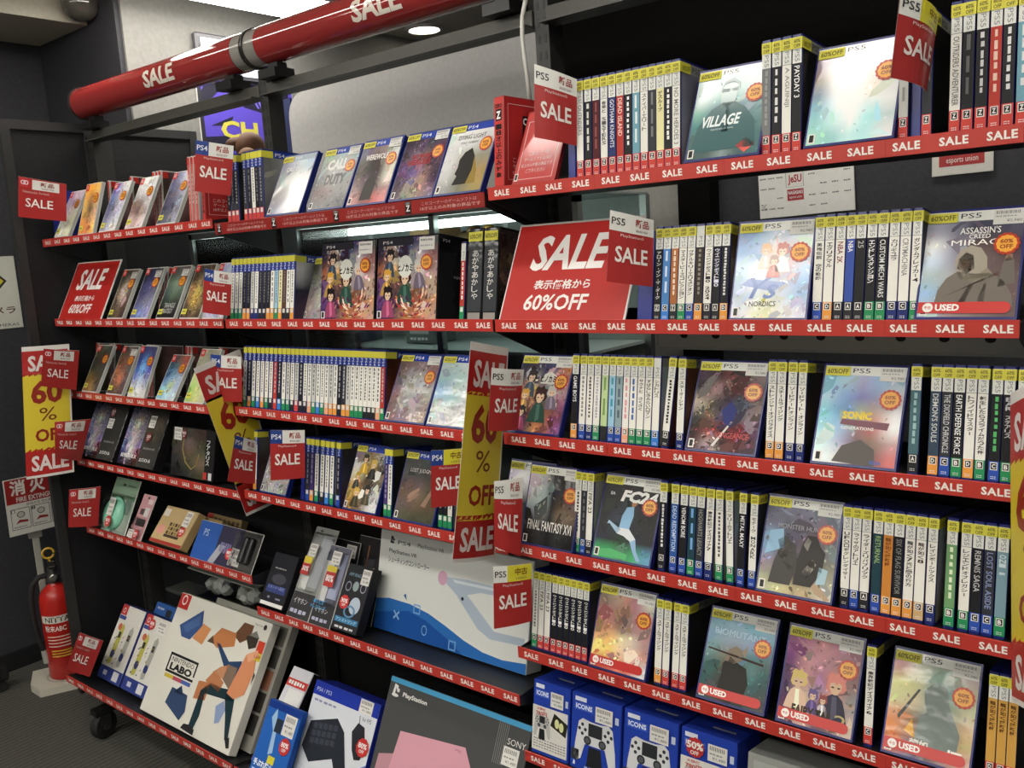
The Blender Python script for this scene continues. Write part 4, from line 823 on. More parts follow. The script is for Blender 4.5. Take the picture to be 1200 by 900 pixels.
for i, (a, b) in enumerate(((546, 563.6), (564.4, 581.5))):
    w = M2.X(b, .03) - M2.X(a, .03)
    t = thing('thick_game_case', ('first', 'second')[i] + ' thick black wrapped case with script title, beside the large sale board', 'boxed game', (M2.X(a, .03), M2.Y + .03, M2.zt(.03) + .001), (-M2.th, 0, 0), 'thick black wrapped cases')
    MB().bbox(0, 0, 0, w, .13, .196, '1d1c1e', 'wrap', .002).build('carton', t)
    m = MB(); mp = flat((0, -.0004, 0)); sd = flat((w + .0004, 0, 0), (0, 1, 0), (0, 0, 1), (1, 0, 0))
    m.rect(mp, .002, .02, w - .002, .165, '3e4144', 0, 'wrap').stack(mp, 'あかやあかしや', w * .3, .045, w * .72, .15, 'd8d4d0', 1, 'wrap', .01); m.rect(mp, w * .1, .004, w * .9, .018, '99948e', 1, 'wrap')
    m.art(sd, .004, .004, .126, .19, '322 433 322,543 755 433,322 654 322,221 433 322', 0, 'wrap', .2, 10, 12, 4); m.build('printed_sleeve', t)
    q = MB(); q.rect(flat((0, -.0014, 0)), .002, .168, w - .002, .188, 'd8d140', 1).text(flat((0, -.0014, 0)), '60%OFF', w * .12, .173, w * .9, .183, '5c561c', 2, bold=.02); q.build('discount_sticker', t)

# ------------------------------------------------------------------ middle bay, third shelf
sale_tag('PS4n', ((247, 415), (282.7, 418), (283.7, 471), (245, 470)), 1.335, 1.376, 'red sale tag with blue corner in front of the slanting yellow banner', M3, bulge=.003)
mains = 'ekwwwwwrkwewekwwewwwewkKewwwwwwwr'; foots = 'gogcogkrcggkrkksgcgsookoogggkkksgo'
sp3 = [(mains[i], foots[i], 'B', '=%d' % mx.randint(6, 13), '666' if mains[i] in 'wed' else 'bbb') for i in range(33)]
row(M3, even(284.5, 449.5, 33), sp3, 'in long row, middle bay third shelf', P=PS4, full=False, side='421 532 321,632 421 211,532 421 211')
facing(M3, 448, 498, 'cover-out game case wrapped in glaring crumpled film, middle bay third shelf', '655 766 877 866,766 aaa aaa 988,767 bbb bbb aaa,866 999 999 998,655 888 999 877,866 878 988 987', P=PS4, jit=.17, nx=14, ny=18, mat='wrap', lean=29)  # pale cells carry the film's glare, painted into the print
facing(M3, 500, 549, 'cover-out game case with milky light blue cover, middle bay third shelf', 'abb bcc ccc,9bb acc bcc,8ac bcc ccc,9bc 9bb ccc,9a9 aaa bbb,bbb ccc ccc', P=PS4, jit=.10, mat='wrap', burst=False, price=False, lean=28)

# ------------------------------------------------------------------ middle bay, fourth shelf
row(M4, [296.5, 304], [wh('o', 'D', '=12', '666')], 'between the two blue-cornered tags, middle bay fourth shelf', P=PS4, full=False, side='555 433 333,433 544 433,544 332 332')
facing(M4, 303.5, 336, 'cover-out game case with black and white drawing, middle bay fourth shelf', 'aaa 999 888,777 bbb 888,aaa 777 aaa,999 bbb 888', P=PS4, W=.120, jit=.22, burst=False, price=False, left=True, lean=26, sticker=False)
sale_tag('PS4n', ((276, 510), (301, 517), (299, 567), (266.5, 564)), 1.30, 1.365, 'red sale tag with blue corner, tilted before the first white spine of the fourth shelf', M4, bulge=.002)
sale_tag('PS4n', ((316.5, 504), (357, 504), (357.5, 560), (317, 563)), 1.31, 1.365, 'red sale tag with blue corner above the black and white cover', M4, (352, 356), bulge=.002)
row(M4, [357.5, 362.4, 368, 374.4, 380, 385.6, 390.6], [('K', 'b', 'C', '=6', '88a'), ('v', 'o', 'D', '=6', '99a'), wh('g', 'B', '=10', '777'), wh('k', 'A', '=10', '555'), wh('c', 'C', '=10', '777'), wh('g', 'B', '=9', '555')], 'before black and yellow cover, middle bay', P=PS4, full=False)
row(M4, [393, 398.6], [('k', 'b', 'C', '=5', '99a')], 'right against the black and yellow cover, middle bay', P=PS4, full=False, side='333 444 222,445 333 222,433 433 322')
facing(M4, 398, 443, 'cover-out game case with black, white and yellow figures, middle bay fourth shelf', '665 875 999,ccc a83 333,cca 543 876,b85 333 444,a84 333 ccc,863 765 ddd', P=PS4, W=.125, jit=.24, figs=[(.34, .62, .34, '3a3424', 'c8a040'), (.62, .54, .34, 'c8a850', '2c2c2a'), (.22, .34, .30, 'b8963c', '3a3a34'), (.30, .04, .34, 'c8a850', '3c3826'), (.62, .10, .34, '2c2a26', '4a4434')], nx=14, ny=18, burst=False, price=False, lean=26,
       shapes=[([(.64, .56), (.74, .70), (.90, .68), (.88, .56), (.76, .50)], 'e4e2da'), ([(.36, .24), (.44, .36), (.54, .34), (.52, .22), (.42, .18)], 'e4e2da')])
row(M4, [449, 453.6, 458.4], [('v', 'g', 'B', '=7', '99a'), wh('g', 'B', '=10', '777')], 'between yellow and brown covers, middle bay', P=PS4, full=False, side='222 222 222,222 322 222,222 222 222')
facing(M4, 457, 509, 'cover-out game case with praying brown hands, middle bay fourth shelf', '444 444 334,555 444 333,544 655 443,654 765 443,655 654 543,554 443 443', P=PS4, jit=.07, price=False, burst=False, texts=[('LOST JUDGMENT', .18, .76, .88, .84, 'c8c4bc', .0)], lean=25,
       shapes=[([(.24, .34), (.34, .36), (.52, .50), (.50, .54), (.30, .44)], '9a7c6a'), ([(.26, .28), (.36, .30), (.52, .42), (.50, .46), (.30, .36)], '8c705e'), ([(.62, .26), (.80, .52), (.86, .50), (.74, .24)], '8c705e')])
row(M4, [513, 518.5, 524, 529.5], [('k', 'g', 'B', '=5', '99a'), ('k', 'g', 'B', '=6', '777'), wh('g', 'B', '=6', '777')], 'under tag beside tall banner, middle bay', P=PS4, full=False)
sale_tag('PS4u', ((505, 528), (546, 525), (545, 591), (505, 595)), 1.32, 1.37, 'red sale tag with blue corner and yellow band, before the brown hands cover', M4, bulge=.002)

# ================================================================== left bay (white cases with red spines)
def Xtop(shelf, px, off, h=.168, le=None):             # place a thing by the column where its top-left corner shows
    le = shelf.th if le is None else le
    return xat(px, shelf.Y + off + h * math.sin(le), shelf.zt(off) + h * math.cos(le))
def reds(shelf, pxs, where, cols=('c8605a',), side=None):
    for i, p in enumerate(pxs):
        spine(Xtop(shelf, p, .089), shelf, .089, (cols[i % len(cols)], '', '', '=7', 'e8c8c0'), NSW, f'{ordw(i)} red spine ' + where if len(pxs) > 1 else 'red spine ' + where, 'red spines ' + where, w=.0108, full=False, side=side or ('433 755 644,543 866 755,433 644 644', '544 433 655,665 543 433,433 544 333')[i % 2], sticker=False)
sale_tag('NSn', ((21.5, 206.5), (77.7, 215.8), (77.7, 259.6), (21.5, 254)), 1.30, 1.376, 'red sale tag sticking out at the end of the left bay top shelf', L1, (64, 71), bulge=.002)
N = dict(P=NSW, W=.104, T=.011, price=False)
facing(L1, 62, 81, 'cover-out small game case with pastel lilac cover, next to the end tag', 'a9b cab cbc,bab cbb dcc,ccc ccb ddb,ddc ddc eec', jit=.12, lean=28, off=.004, **N)
facing(L1, 89, 111, 'cover-out small game case with bright orange cover, left bay top shelf', 'd94 ea4 eb6,da5 964 db7,ca6 543 b97,d95 a75 eb8,e95 d85 eb6', jit=.16, lean=18, **N)
facing(L1, 113, 137, 'cover-out small game case with blue-armoured figures on white, left bay top shelf', '86c aab ddd,67a 99a ccc,557 889 bbc,668 99a ccd,889 bbc ddd', jit=.2, lean=27, **N)
facing(L1, 140, 172, 'cover-out small game case with maroon crowd on white, left bay top shelf', 'ddd eee ddd,bbb ccc ddd,765 877 bbb,866 655 a99,dcc b99 edd', jit=.2, lean=27, **N)
facing(L1, 180, 208, 'cover-out small game case with slate blue battle cover, left bay top shelf', '668 99b ddd,557 778 bbc,445 667 99a,445 556 889,556 667 99a', jit=.2, lean=28, **N)
reds(L1, (126,), 'behind the blue-armoured cover, left bay top shelf'); reds(L1, (152,), 'behind the maroon crowd cover, left bay top shelf')
reds(L1, (178.5, 182.3, 186), 'behind the slate blue cover, left bay top shelf')
for i, p in enumerate((223, 227, 231)):
    spine(L1.X(p, .012), L1, .012, ('c8605a', '', '', '=7', 'e8c8c0'), NSW, f'{ordw(i)} red spine at the very end of the left bay top shelf', 'red spines at the end of the left bay', w=.011, full=False, side='dd9 cc8 aa9,bbb cc6 dd4,89a 9ab aab', sticker=False)
board(68, 124, L2, 27, 'red sale board at the start of the left bay second shelf', W=.30)
facing(L2, 125, 150, 'cover-out small game case with black and white furry figures, left bay second shelf', '333 433 555,443 a98 554,765 cba 655,654 876 543,332 654 433', jit=.25, lean=28, left=True, **dict(N, W=.100, price=True))
facing(L2, 149, 175, 'cover-out small game case with navy figures and blue skirts, left bay second shelf', '333 335 444,335 447 556,446 557 667,557 778 88a,66a 78b 99c', jit=.22, lean=28, **dict(N, price=True))
facing(L2, 179, 207, 'cover-out small game case with misty green and black cover, left bay second shelf', '444 555 544,565 787 676,455 676 565,222 343 333,222 222 222', jit=.08, lean=28, texts=[('TRIANGLE', .25, .19, .85, .28, 'ccc', .0), ('STRATEGY', .15, .08, .80, .17, 'ccc', .0)], **dict(N, price=True))
facing(L2, 208.5, 234, 'cover-out small game case with dark gold cover, behind the second shelf tag', '322 443 543,543 875 654,a85 ba5 654,654 ca5 875,322 654 543', jit=.3, lean=28, **N)
facing(L2, 236, 262, 'cover-out small game case with pale blue cover, under the second shelf tag', '99b aac bbc,89b 9ac bbc,aab bcd ccd', jit=.15, lean=28, sticker=False, burst=False, **N)
reds(L2, (187, 190.5, 194), 'behind the misty green cover, left bay second shelf', side='422 322 211,533 422 322,422 322 222'); reds(L2, (247,), 'behind the pale blue cover, left bay second shelf')
sale_tag('NSn', ((51, 408.5), (93, 411), (89.5, 457), (47.8, 452.5)), 1.255, 1.345, 'red sale tag over the yellow banner at the left bay third shelf', L3, bulge=.002)
facing(L3, 95.5, 113, 'cover-out small game case with dark yellow-lettered cover, left bay third shelf', '443 554 444,332 433 443,333 443 444,763 543 443,964 a85 544', jit=.16, lean=29, left=True, **N)
facing(L3, 121, 146, 'cover-out small game case with fiery brown cover, left bay third shelf', '443 544 555,643 754 665,a64 865 555,754 c75 655,433 654 544', jit=.22, lean=29, **dict(N, price=True))
facing(L3, 146, 171, 'cover-out small game case with electric blue and white cover, left bay third shelf', '335 447 446,348 69d 448,46a 8be 55a,88b bcd 99b,ddc eee ccc', jit=.18, lean=25, off=.004, **N)
facing(L3, 181, 204, 'cover-out small game case, short, with cyan party cover, left bay third shelf', '445 754 a54,467 578 866,57a 8ac 9ab,79b bc8 9ac,8bd acd bcd', jit=.2, lean=32, hgt=.150, **N)
facing(L3, 214, 239, 'cover-out small game case with creamy green cover, beside the slanting banner', 'aa8 887 998,998 aa9 aa9,bb8 cca bba,ac7 bc8 cca,9b6 cc8 bb9', jit=.12, lean=29, burst=False, **N)
reds(L3, (113,), 'behind the dark yellow-lettered cover, left bay third shelf', cols=('b8605c',), side='655 765 554,554 765 655,443 554 443'); reds(L3, (128.5, 132), 'behind the fiery brown cover, left bay third shelf')
reds(L3, (171.5, 175, 178.5), 'behind the cyan party cover, left bay third shelf'); reds(L3, (217.5, 221.5), 'behind the creamy green cover, left bay third shelf', cols=('5a2224', '6a4630'), side='744 643 355,976 854 446,866 a75 655'); reds(L3, (256,), 'behind the slanting banner, left bay third shelf')
sale_tag('NSn', ((64, 494.4), (106.7, 491), (95, 540), (64.4, 536.7)), 1.265, 1.35, 'red sale tag over the yellow banner at the left bay fourth shelf', L4, bulge=.002)
def carton(name, cat, label, shelf, px, W, h, T, lean, off, col, painter, side=None, mat='print', group=None, yaw=0.0, r=.0015, x=None):
    le = math.radians(lean); x = shelf.X(px, off) if x is None else x
    lift = max(0.0, T * math.sin(le - shelf.th)) + .0005
    t = thing(name, label, cat, (x, shelf.Y + off, shelf.zt(off) + lift), (-le, 0, math.radians(yaw)), group)
    m = MB(); m.bbox(0, 0, 0, W, T, h, col, mat, r)
    if side: m.rect(flat((W + .0004, 0, 0), (0, 1, 0), (0, 0, 1), (1, 0, 0)), .002, .002, T - .002, h - .002, side, 0, mat)
    m.build('carton', t)
    m = MB(); painter(m, flat((0, -.0004, 0)), W, h); m.build('printed_front', t)
    return t, flat((0, -.0016, 0))
def price_tag(t, mp, a, b, c, d, low=None, lowcol='c23632', shape='rect', txt='80%', tc='eee'):
    q = MB(); q.rect(mp, a, b, c, d, 'e4e2dc', 1); w, h = c - a, d - b
    for i in range(9): q.rect(mp, a + w * (.1 + .09 * i), b + h * .66, a + w * (.1 + .09 * i + .04), b + h * .9, '555', 2)
    q.greek(mp, a + w * .1, b + h * .4, a + w * .8, b + h * .5, 4, '888', 2, vert=False); q.text(mp, '¥1,480', a + w * .25, b + h * .12, a + w * .92, b + h * .3, '555', 2)
    q.build('price_label', t)
    if low:
        q = MB(); u, v, r = low
        q.disc(mp, u, v, r, r, lowcol, 3, 'card', 20, .04).text(mp, txt, u - r * .7, v - r * .1, u + r * .7, v + r * .5, tc, 4, 'card', .03).text(mp, 'OFF', u - r * .4, v - r * .6, u + r * .4, v - r * .22, tc, 4, 'card', .02)
        q.build('discount_badge', t)
def two_panel(m, mp, W, h):
    a = W * .52
    m.art(mp, .002, .002, a, h - .002, '445 556 444,667 877 556,778 998 667,88a bab 778,67a ccc 87a,336 ddd 733,223 333 322', 0, 'wrap', .3, 16, 22, 5)
    m.rect(mp, a, .002, W - .002, h - .002, '3b3a38', 0, 'wrap').text(mp, 'BEYBLADE X', W * .06, h * .13, W * .48, h * .19, 'ddd', 1, 'wrap', .03).text(mp, 'エボバトル', W * .58, h * .10, W * .88, h * .16, 'ddd', 1, 'wrap', .04)
    m.greek(mp, W * .1, h * .05, W * .4, h * .07, 8, '557', 1, 'wrap', vert=False); m.greek(mp, W * .6, h * .3, W * .9, h * .34, 7, '777', 1, 'wrap', vert=False)
for i, (px, lab) in enumerate(((93, 'first'), (136.5, 'second'))):
    t, fp = carton('game_box', 'boxed game', lab + ' wide dark gift box with crowded pastel picture, left bay fourth shelf', L4, px, .228, .20, .035, 27, .006, '1d1c1d', two_panel, mat='wrap', group='wide dark gift boxes')
    price_tag(t, fp, .228 * .56, .2 * (.55 if i == 0 else .66), .228 * .72, .2 * (.72 if i == 0 else .86), (.228 * (.62 if i == 0 else .66), .2 * (.83 if i == 0 else .50), .016), '7a1f26', txt='20')
def olive(m, mp, W, h):
    m.art(mp, .002, .002, W * .80, h - .002, '333 443 433,443 766 443,333 654 554,333 443 765,222 333 443', 0, 'wrap', .08, 14, 14, 9)
    m.rect(mp, W * .80, .002, W - .002, h - .002, '242424', 0, 'wrap').stack(mp, 'ファタリス', W * .82, h * .3, W * .90, h * .8, 'ccc', 1, 'wrap').rect(mp, W * .78, h * .03, W * .86, h * .17, 'b04038', 1, 'wrap').rect(mp, W * .90, h * .03, W * .97, h * .17, 'ccc', 1, 'wrap')
    m.tube([mp(W * .30, h * .80, 2), mp(W * .27, h * .55, 2), mp(W * .36, h * .3, 2), mp(W * .50, h * .18, 2), mp(W * .62, h * .28, 2), mp(W * .66, h * .5, 2)], .0016, '9a8a52', 'wrap', 6)
t, fp = carton('game_box', 'boxed game', 'deep black gift box with olive swirling picture, left bay fourth shelf', L4, 199.5, .232, .152, .13, 12, .02, '171617', olive, mat='wrap')
price_tag(t, fp, .012, .11, .055, .148, (.068, .130, .015), '6a1c22', txt='90')

# ------------------------------------------------------------------ left bay, fifth shelf
sale_tag('NSn', ((81, 574), (118, 570), (115, 616), (80, 618)), 1.30, 1.372, 'red sale tag behind the mint green headset pack, left bay fifth shelf', L5, bulge=.002)
def blister(name, cat, label, shelf, px, W, h, lean, off, paint, bub, bubd, inner=None, x=None):
    le = math.radians(lean); x = shelf.X(px, off) if x is None else x
    t = thing(name, label, cat, (x, shelf.Y + off, shelf.zt(off) + .002), (-le, 0, 0))
    m = MB(); m.bbox(0, 0, 0, W, .0025, h, 'd6d6d0', 'print', .0008); m.build('backing_card', t)
    m = MB(); mp = flat((0, -.0003, 0)); paint(m, mp, W, h); m.build('printed_front', t)
    if bub:
        a, b, c, d = bub; m = MB(); r = .006
        m.add([(a, -.001, b), (c, -.001, b), (c, -.001, d), (a, -.001, d), (a + r, -bubd, b + r), (c - r, -bubd, b + r), (c - r, -bubd, d - r), (a + r, -bubd, d - r)],
              [(4, 5, 6, 7), (0, 1, 5, 4), (1, 2, 6, 5), (2, 3, 7, 6), (3, 0, 4, 7)], 'eee', 'clear_plastic'); m.build('blister', t)
    if inner: inner(t, W, h)
    return t, flat((0, -bubd - .0012, 0))
def p_mint(m, mp, W, h):
    m.rect(mp, .002, .002, W - .002, h * .62, 'aab4a8', 0).rect(mp, .002, h * .62, W - .002, h - .002, '7f9a82', 0).disc(mp, W * .42, h * .88, .010, .005, '2a2a2a', 1).greek(mp, W * .58, h * .86, W * .9, h * .90, 5, '555', 1, vert=False)
    m.rect(mp, W * .66, h * .36, W * .9, h * .62, '6f7f78', 1)
def i_mint(t, W, h):
    m = MB(); m.lathe([(.0, -.024), (.030, -.023), (.050, -.017), (.058, -.008), (.059, .0)], '9ae6c8', 'plastic', 24, (W * .40, -.001, h * .34), (0, 1, 0)); m.ring(flat((0, -.009, 0)), W * .40, h * .34, .048, .060, .18, 'a6e4cc', 1, 'plastic', 24); o = m.build('mint_headset', t, True)
t, fp = blister('headset_pack', 'accessory pack', 'mint green headset in a blister pack, left bay fifth shelf', L5, 118, .165, .187, 26, .010, p_mint, (.006, .006, .158, .132), .028, i_mint)
price_tag(t, fp, .06, .055, .095, .115, (.085, .035, .019))
def p_pink(m, mp, W, h):
    m.rect(mp, .001, .001, W - .001, h - .001, 'c9969c', 0).rect(mp, W * .15, h * .30, W * .85, h * .46, '2c2628', 1).rect(mp, W * .2, h * .55, W * .5, h * .68, '544', 1).rect(mp, W * .52, h * .52, W * .85, h * .72, 'd8d4d0', 1).disc(mp, W * .5, h * .93, .007, .004, '3a3034', 1).rect(mp, W * .55, h * .80, W * .9, h * .9, 'ddc8c8', 1)
t, fp = blister('charger_pack', 'accessory pack', 'narrow pink hanging pack, left bay fifth shelf', L5, 150, .080, .153, 30, .006, p_pink, (.008, .03, .072, .075), .012)
price_tag(t, fp, .01, .004, .045, .03, (.058, .018, .015))
def p_gold(m, mp, W, h):
    m.rect(mp, .001, .001, W - .001, h - .001, 'c2a878', 0).rect(mp, .001, .001, W - .001, h * .09, 'a02c28', 1).rect(mp, W * .03, h * .72, W * .2, h * .92, 'ded8cc', 1)
    for i in range(5):
        for j in range(3): m.rect(mp, W * (.36 + .085 * i), h * (.28 + .11 * j), W * (.425 + .085 * i), h * (.37 + .11 * j), ('4a3a20', '8a7440')[(i + j) % 2], 1)
    m.rect(mp, W * .34, h * .2, W * .8, h * .27, '3a2c1c', 1).disc(mp, W * .17, h * .36, .022, .016, 'd8968a', 1)
def p_dots(m, mp, W, h):
    m.rect(mp, .001, .001, W - .001, h - .001, '8f7a52', 0).rect(mp, .001, h * .4, W * .18, h - .001, 'a83430', 1)
    for i in range(6):
        for j in range(2): m.rect(mp, W * (.22 + .13 * i), h * (.2 + .4 * j), W * (.30 + .13 * i), h * (.5 + .4 * j), '4f4028', 1)
t, fp = carton('card_game_box', 'boxed item', 'beige box with brown block picture and red base, front one on the fifth shelf', L5, 175, .185, .125, .03, 40, .006, 'b89c6c', p_gold)
price_tag(t, fp, .13, .07, .165, .12, (.150, .052, .017))
for i, (dx, off, lab) in enumerate(((.025, .075, 'middle'), (.055, .125, 'rearmost'))):
    carton('card_game_box', 'boxed item', lab + ' brown dotted box behind the beige one, left bay fifth shelf', L5, 0, .19, .10, .025, 26, off, '7a6844', p_dots, x=L5.X(175, .006) + .045 + dx)
def p_blue(m, mp, W, h):
    m.rect(mp, .001, .001, W * .36, h - .001, '2456a8', 0).rect(mp, W * .36, .001, W * .72, h - .001, '2a2744', 0).rect(mp, W * .72, .001, W - .001, h - .001, '4c4b48', 0)
    m.poly(mp, [(W * .30, .002), (W * .40, .002), (W * .50, h * .5), (W * .40, h * .5)], 'a8aab4', 1); m.text(mp, 'PS', W * .10, h * .62, W * .18, h * .80, 'b8cce8', 1)
    m.greek(mp, W * .42, h * .3, W * .60, h * .6, 5, '7a76a0', 1, vert=False)
def i_blue(t, W, h):
    m = MB(); m.bbox(W * .80, -.02, h * .2, W * .86, -.003, h * .85, '1c1c1e', 'plastic', .004).bbox(W * .88, -.02, h * .2, W * .94, -.003, h * .85, '1c1c1e', 'plastic', .004); m.build('grip_insert', t)
t, fp = blister('grip_pack', 'accessory pack', 'wide blue and navy blister pack at the end of the fifth shelf', L5, 222, .318, .118, 30, .006, p_blue, (.22, .004, .314, .114), .024, i_blue)
price_tag(t, flat((0, -.0015, 0)), .215, .01, .25, .06, (.19, .04, .017))
# clear tub with bagged bits, on the lower rear ledge of the left bay
t = thing('clear_tub', 'clear plastic tub of bagged bits under the fifth shelf of the left bay', 'tub', (at(232, 690, 1.56).x, 1.550, .468))
m = MB(); w, d, h = .36, .070, .10
m.add([(0, 0, 0), (w, 0, 0), (w, d, 0), (0, d, 0), (-.01, -.01, h), (w + .01, -.01, h), (w + .01, d + .01, h), (-.01, d + .01, h)], [(0, 1, 2, 3), (0, 1, 5, 4), (1, 2, 6, 5), (2, 3, 7, 6), (3, 0, 4, 7)], 'eee', 'clear_plastic'); m.build('tub', t)
MB().box(-.012, -.012, h, w + .012, d + .012, h + .004, 'b4b8b0', 'plastic').box(0, 0, -.012, w, d, -.0005, '55584f', 'plastic').build('rim', t)
rk = random.Random(4); m = MB()
for i in range(9):
    c = (rk.uniform(.05, w - .05), rk.uniform(.032, d - .032), .03 + rk.uniform(0, .04)); m.lathe([(0, -.022), (.02 + rk.random() * .012, -.012), (.028, .004), (.016, .018), (0, .022)], rk.choice(['c4c8c2', 'dcdeda', 'a0a29c']), 'wrap', 7, c, (rk.uniform(-1, 1), rk.uniform(-1, 1), rk.uniform(-1, 1)), False)
o = m.build('bagged_bits', t); o['kind'] = 'stuff'
MB().box(-.20, .0, -.022, w + .10, .086, -.0125, '4a4c48', 'paint').build('ledge', t)

# ------------------------------------------------------------------ middle bay, fifth shelf
def p_phone(m, mp, W, h):
    m.rect(mp, .001, .001, W - .001, h - .001, '26262c', 0, 'sleeve').disc(mp, W * .5, h * .52, W * .3, h * .10, '44444c', 1, 'sleeve').rect(mp, W * .1, h * .26, W * .9, h * .40, '3a4478', 1, 'sleeve').text(mp, 'スタンドへ固定', W * .14, h * .33, W * .84, h * .39, '9aa8d8', 2, 'sleeve').rect(mp, .002, .002, W - .002, h * .08, 'dcdcd8', 1, 'sleeve')
    m.greek(mp, W * .2, h * .7, W * .7, h * .73, 6, 'aaa', 1, 'sleeve', vert=False); m.rect(mp, W * .25, h * .15, W * .35, h * .19, '889', 1, 'sleeve').rect(mp, W * .6, h * .15, W * .8, h * .18, '889', 1, 'sleeve')
carton('stand_box', 'accessory box', 'dark box with white foot strip at the start of the middle bay fifth shelf', M5, 304, .105, .150, .03, 30, .006, '1e1e22', p_phone, mat='sleeve')
def p_long(c1, c2, c3):
    def f(m, mp, W, h):
        m.rect(mp, .001, .001, W - .001, h - .001, c1, 0).rect(mp, W * .08, h * .30, W * .42, h * .80, c2, 1).rect(mp, W * .46, h * .35, W * .9, h * .92, c3, 1).rect(mp, .002, .002, W - .002, h * .28, '2b2a2e', 1)
        m.text(mp, 'イヤホン', W * .12, h * .16, W * .72, h * .22, 'ddd', 2).greek(mp, W * .1, h * .05, W * .85, h * .10, 4, 'b8b8d0', 2, vert=False); m.disc(mp, W * .3, h * .96, .006, .003, '333', 1)
    return f
t, fp = blister('earphone_pack', 'accessory pack', 'tall white earphone pack with yellow and red stickers, middle bay fifth shelf', M5, 335, .095, .255, 32, .006, p_long('8f928e', 'dcdcd8', 'a8aab0'), (.008, .075, .087, .24), .012)
q = MB(); q.rect(fp, .012, .15, .045, .168, 'd8c23a', 1); q.build('discount_sticker', t); q = MB(); q.rect(fp, .012, .118, .045, .149, 'b83430', 1).text(fp, '30%', .015, .128, .042, .142, 'eee', 2, bold=.03); q.build('discount_sticker', t)
price_tag(t, fp, .02, .17, .05, .205)
t, fp = blister('earphone_pack', 'accessory pack', 'white and navy pack with cyan lettering in the middle of that shelf', M5, 361, .088, .215, 29, .006, p_long('5a5a68', 'd8d8d6', 'b0b4d0'), (.008, .06, .080, .20), .014)
q = MB(); q.rect(fp, .03, .145, .068, .16, 'd8c23a', 1); q.build('discount_sticker', t); q = MB(); q.rect(fp, .03, .105, .068, .144, 'b83430', 1).text(fp, '80%', .034, .118, .064, .136, 'eee', 2, bold=.03); q.build('discount_sticker', t); q = MB(); q.text(fp, '本体保護', .012, .056, .06, .068, '4aa8e0', 2, bold=.02).text(fp, 'ドレスアップ', .008, .042, .066, .053, '4aa8e0', 2, bold=.02); q.build('caption', t)
price_tag(t, fp, .035, .165, .07, .20)
def p_rings(m, mp, W, h):
    m.rect(mp, .001, .001, W - .001, h - .001, '2c2c30', 0, 'sleeve').ring(mp, W * .22, h * .66, .011, .013, .25, '99a', 1, 'sleeve').disc(mp, W * .5, h * .68, .011, .013, '9aa', 1, 'sleeve').ring(mp, W * .80, h * .68, .011, .013, .25, '99a', 1, 'sleeve')
    m.disc(mp, W * .66, h * .40, .020, .022, 'b0bccc', 1, 'sleeve').ring(mp, W * .52, h * .30, .022, .016, .3, '5a86a8', 2, 'sleeve').rect(mp, W * .04, h * .12, W * .96, h * .20, '3a78a0', 1, 'sleeve').text(mp, 'アシストリング', W * .1, h * .135, W * .9, h * .185, 'd0e4f0', 2, 'sleeve'); m.greek(mp, W * .12, h * .03, W * .9, h * .07, 4, 'ccc', 1, 'sleeve', vert=False)
    m.text(mp, 'AIM RING', W * .12, h * .82, W * .6, h * .87, '8ab', 1, 'sleeve')
t, fp = carton('aim_ring_box', 'accessory box', 'black box with grey rings and blue band, beside the large white box', M5, 388, .097, .172, .03, 29, .006, '222226', p_rings, mat='sleeve')
price_tag(t, fp, .062, .125, .094, .165, (.024, .072, .018), txt='30%')
for i, (dx, off, h, lab) in enumerate(((.04, .09, .21, 'first'), (.13, .10, .23, 'second'))):
    t, fp = blister('earphone_pack', 'accessory pack', lab + ' dark hanging pack standing at the back of the middle bay fifth shelf', M5, 0, .11, h, 22, off, lambda m, mp, W, h: m.rect(mp, .001, .001, W - .001, h - .001, '2b2a2c', 0, 'sleeve').rect(mp, W * .3, h * .4, W * .7, h * .75, '3d3c40', 1, 'sleeve').rect(mp, W * .40, h * .1, W * .44, h * .9, '9a6a4a', 1, 'sleeve').disc(mp, W * .7, h * .62, .008, .008, 'b8a860', 1, 'sleeve'), None, .001, x=M5.X(335, .006) + dx)
    if i == 0: price_tag(t, fp, .06, .165, .10, .20, (.075, .14, .018), '7a1f26')
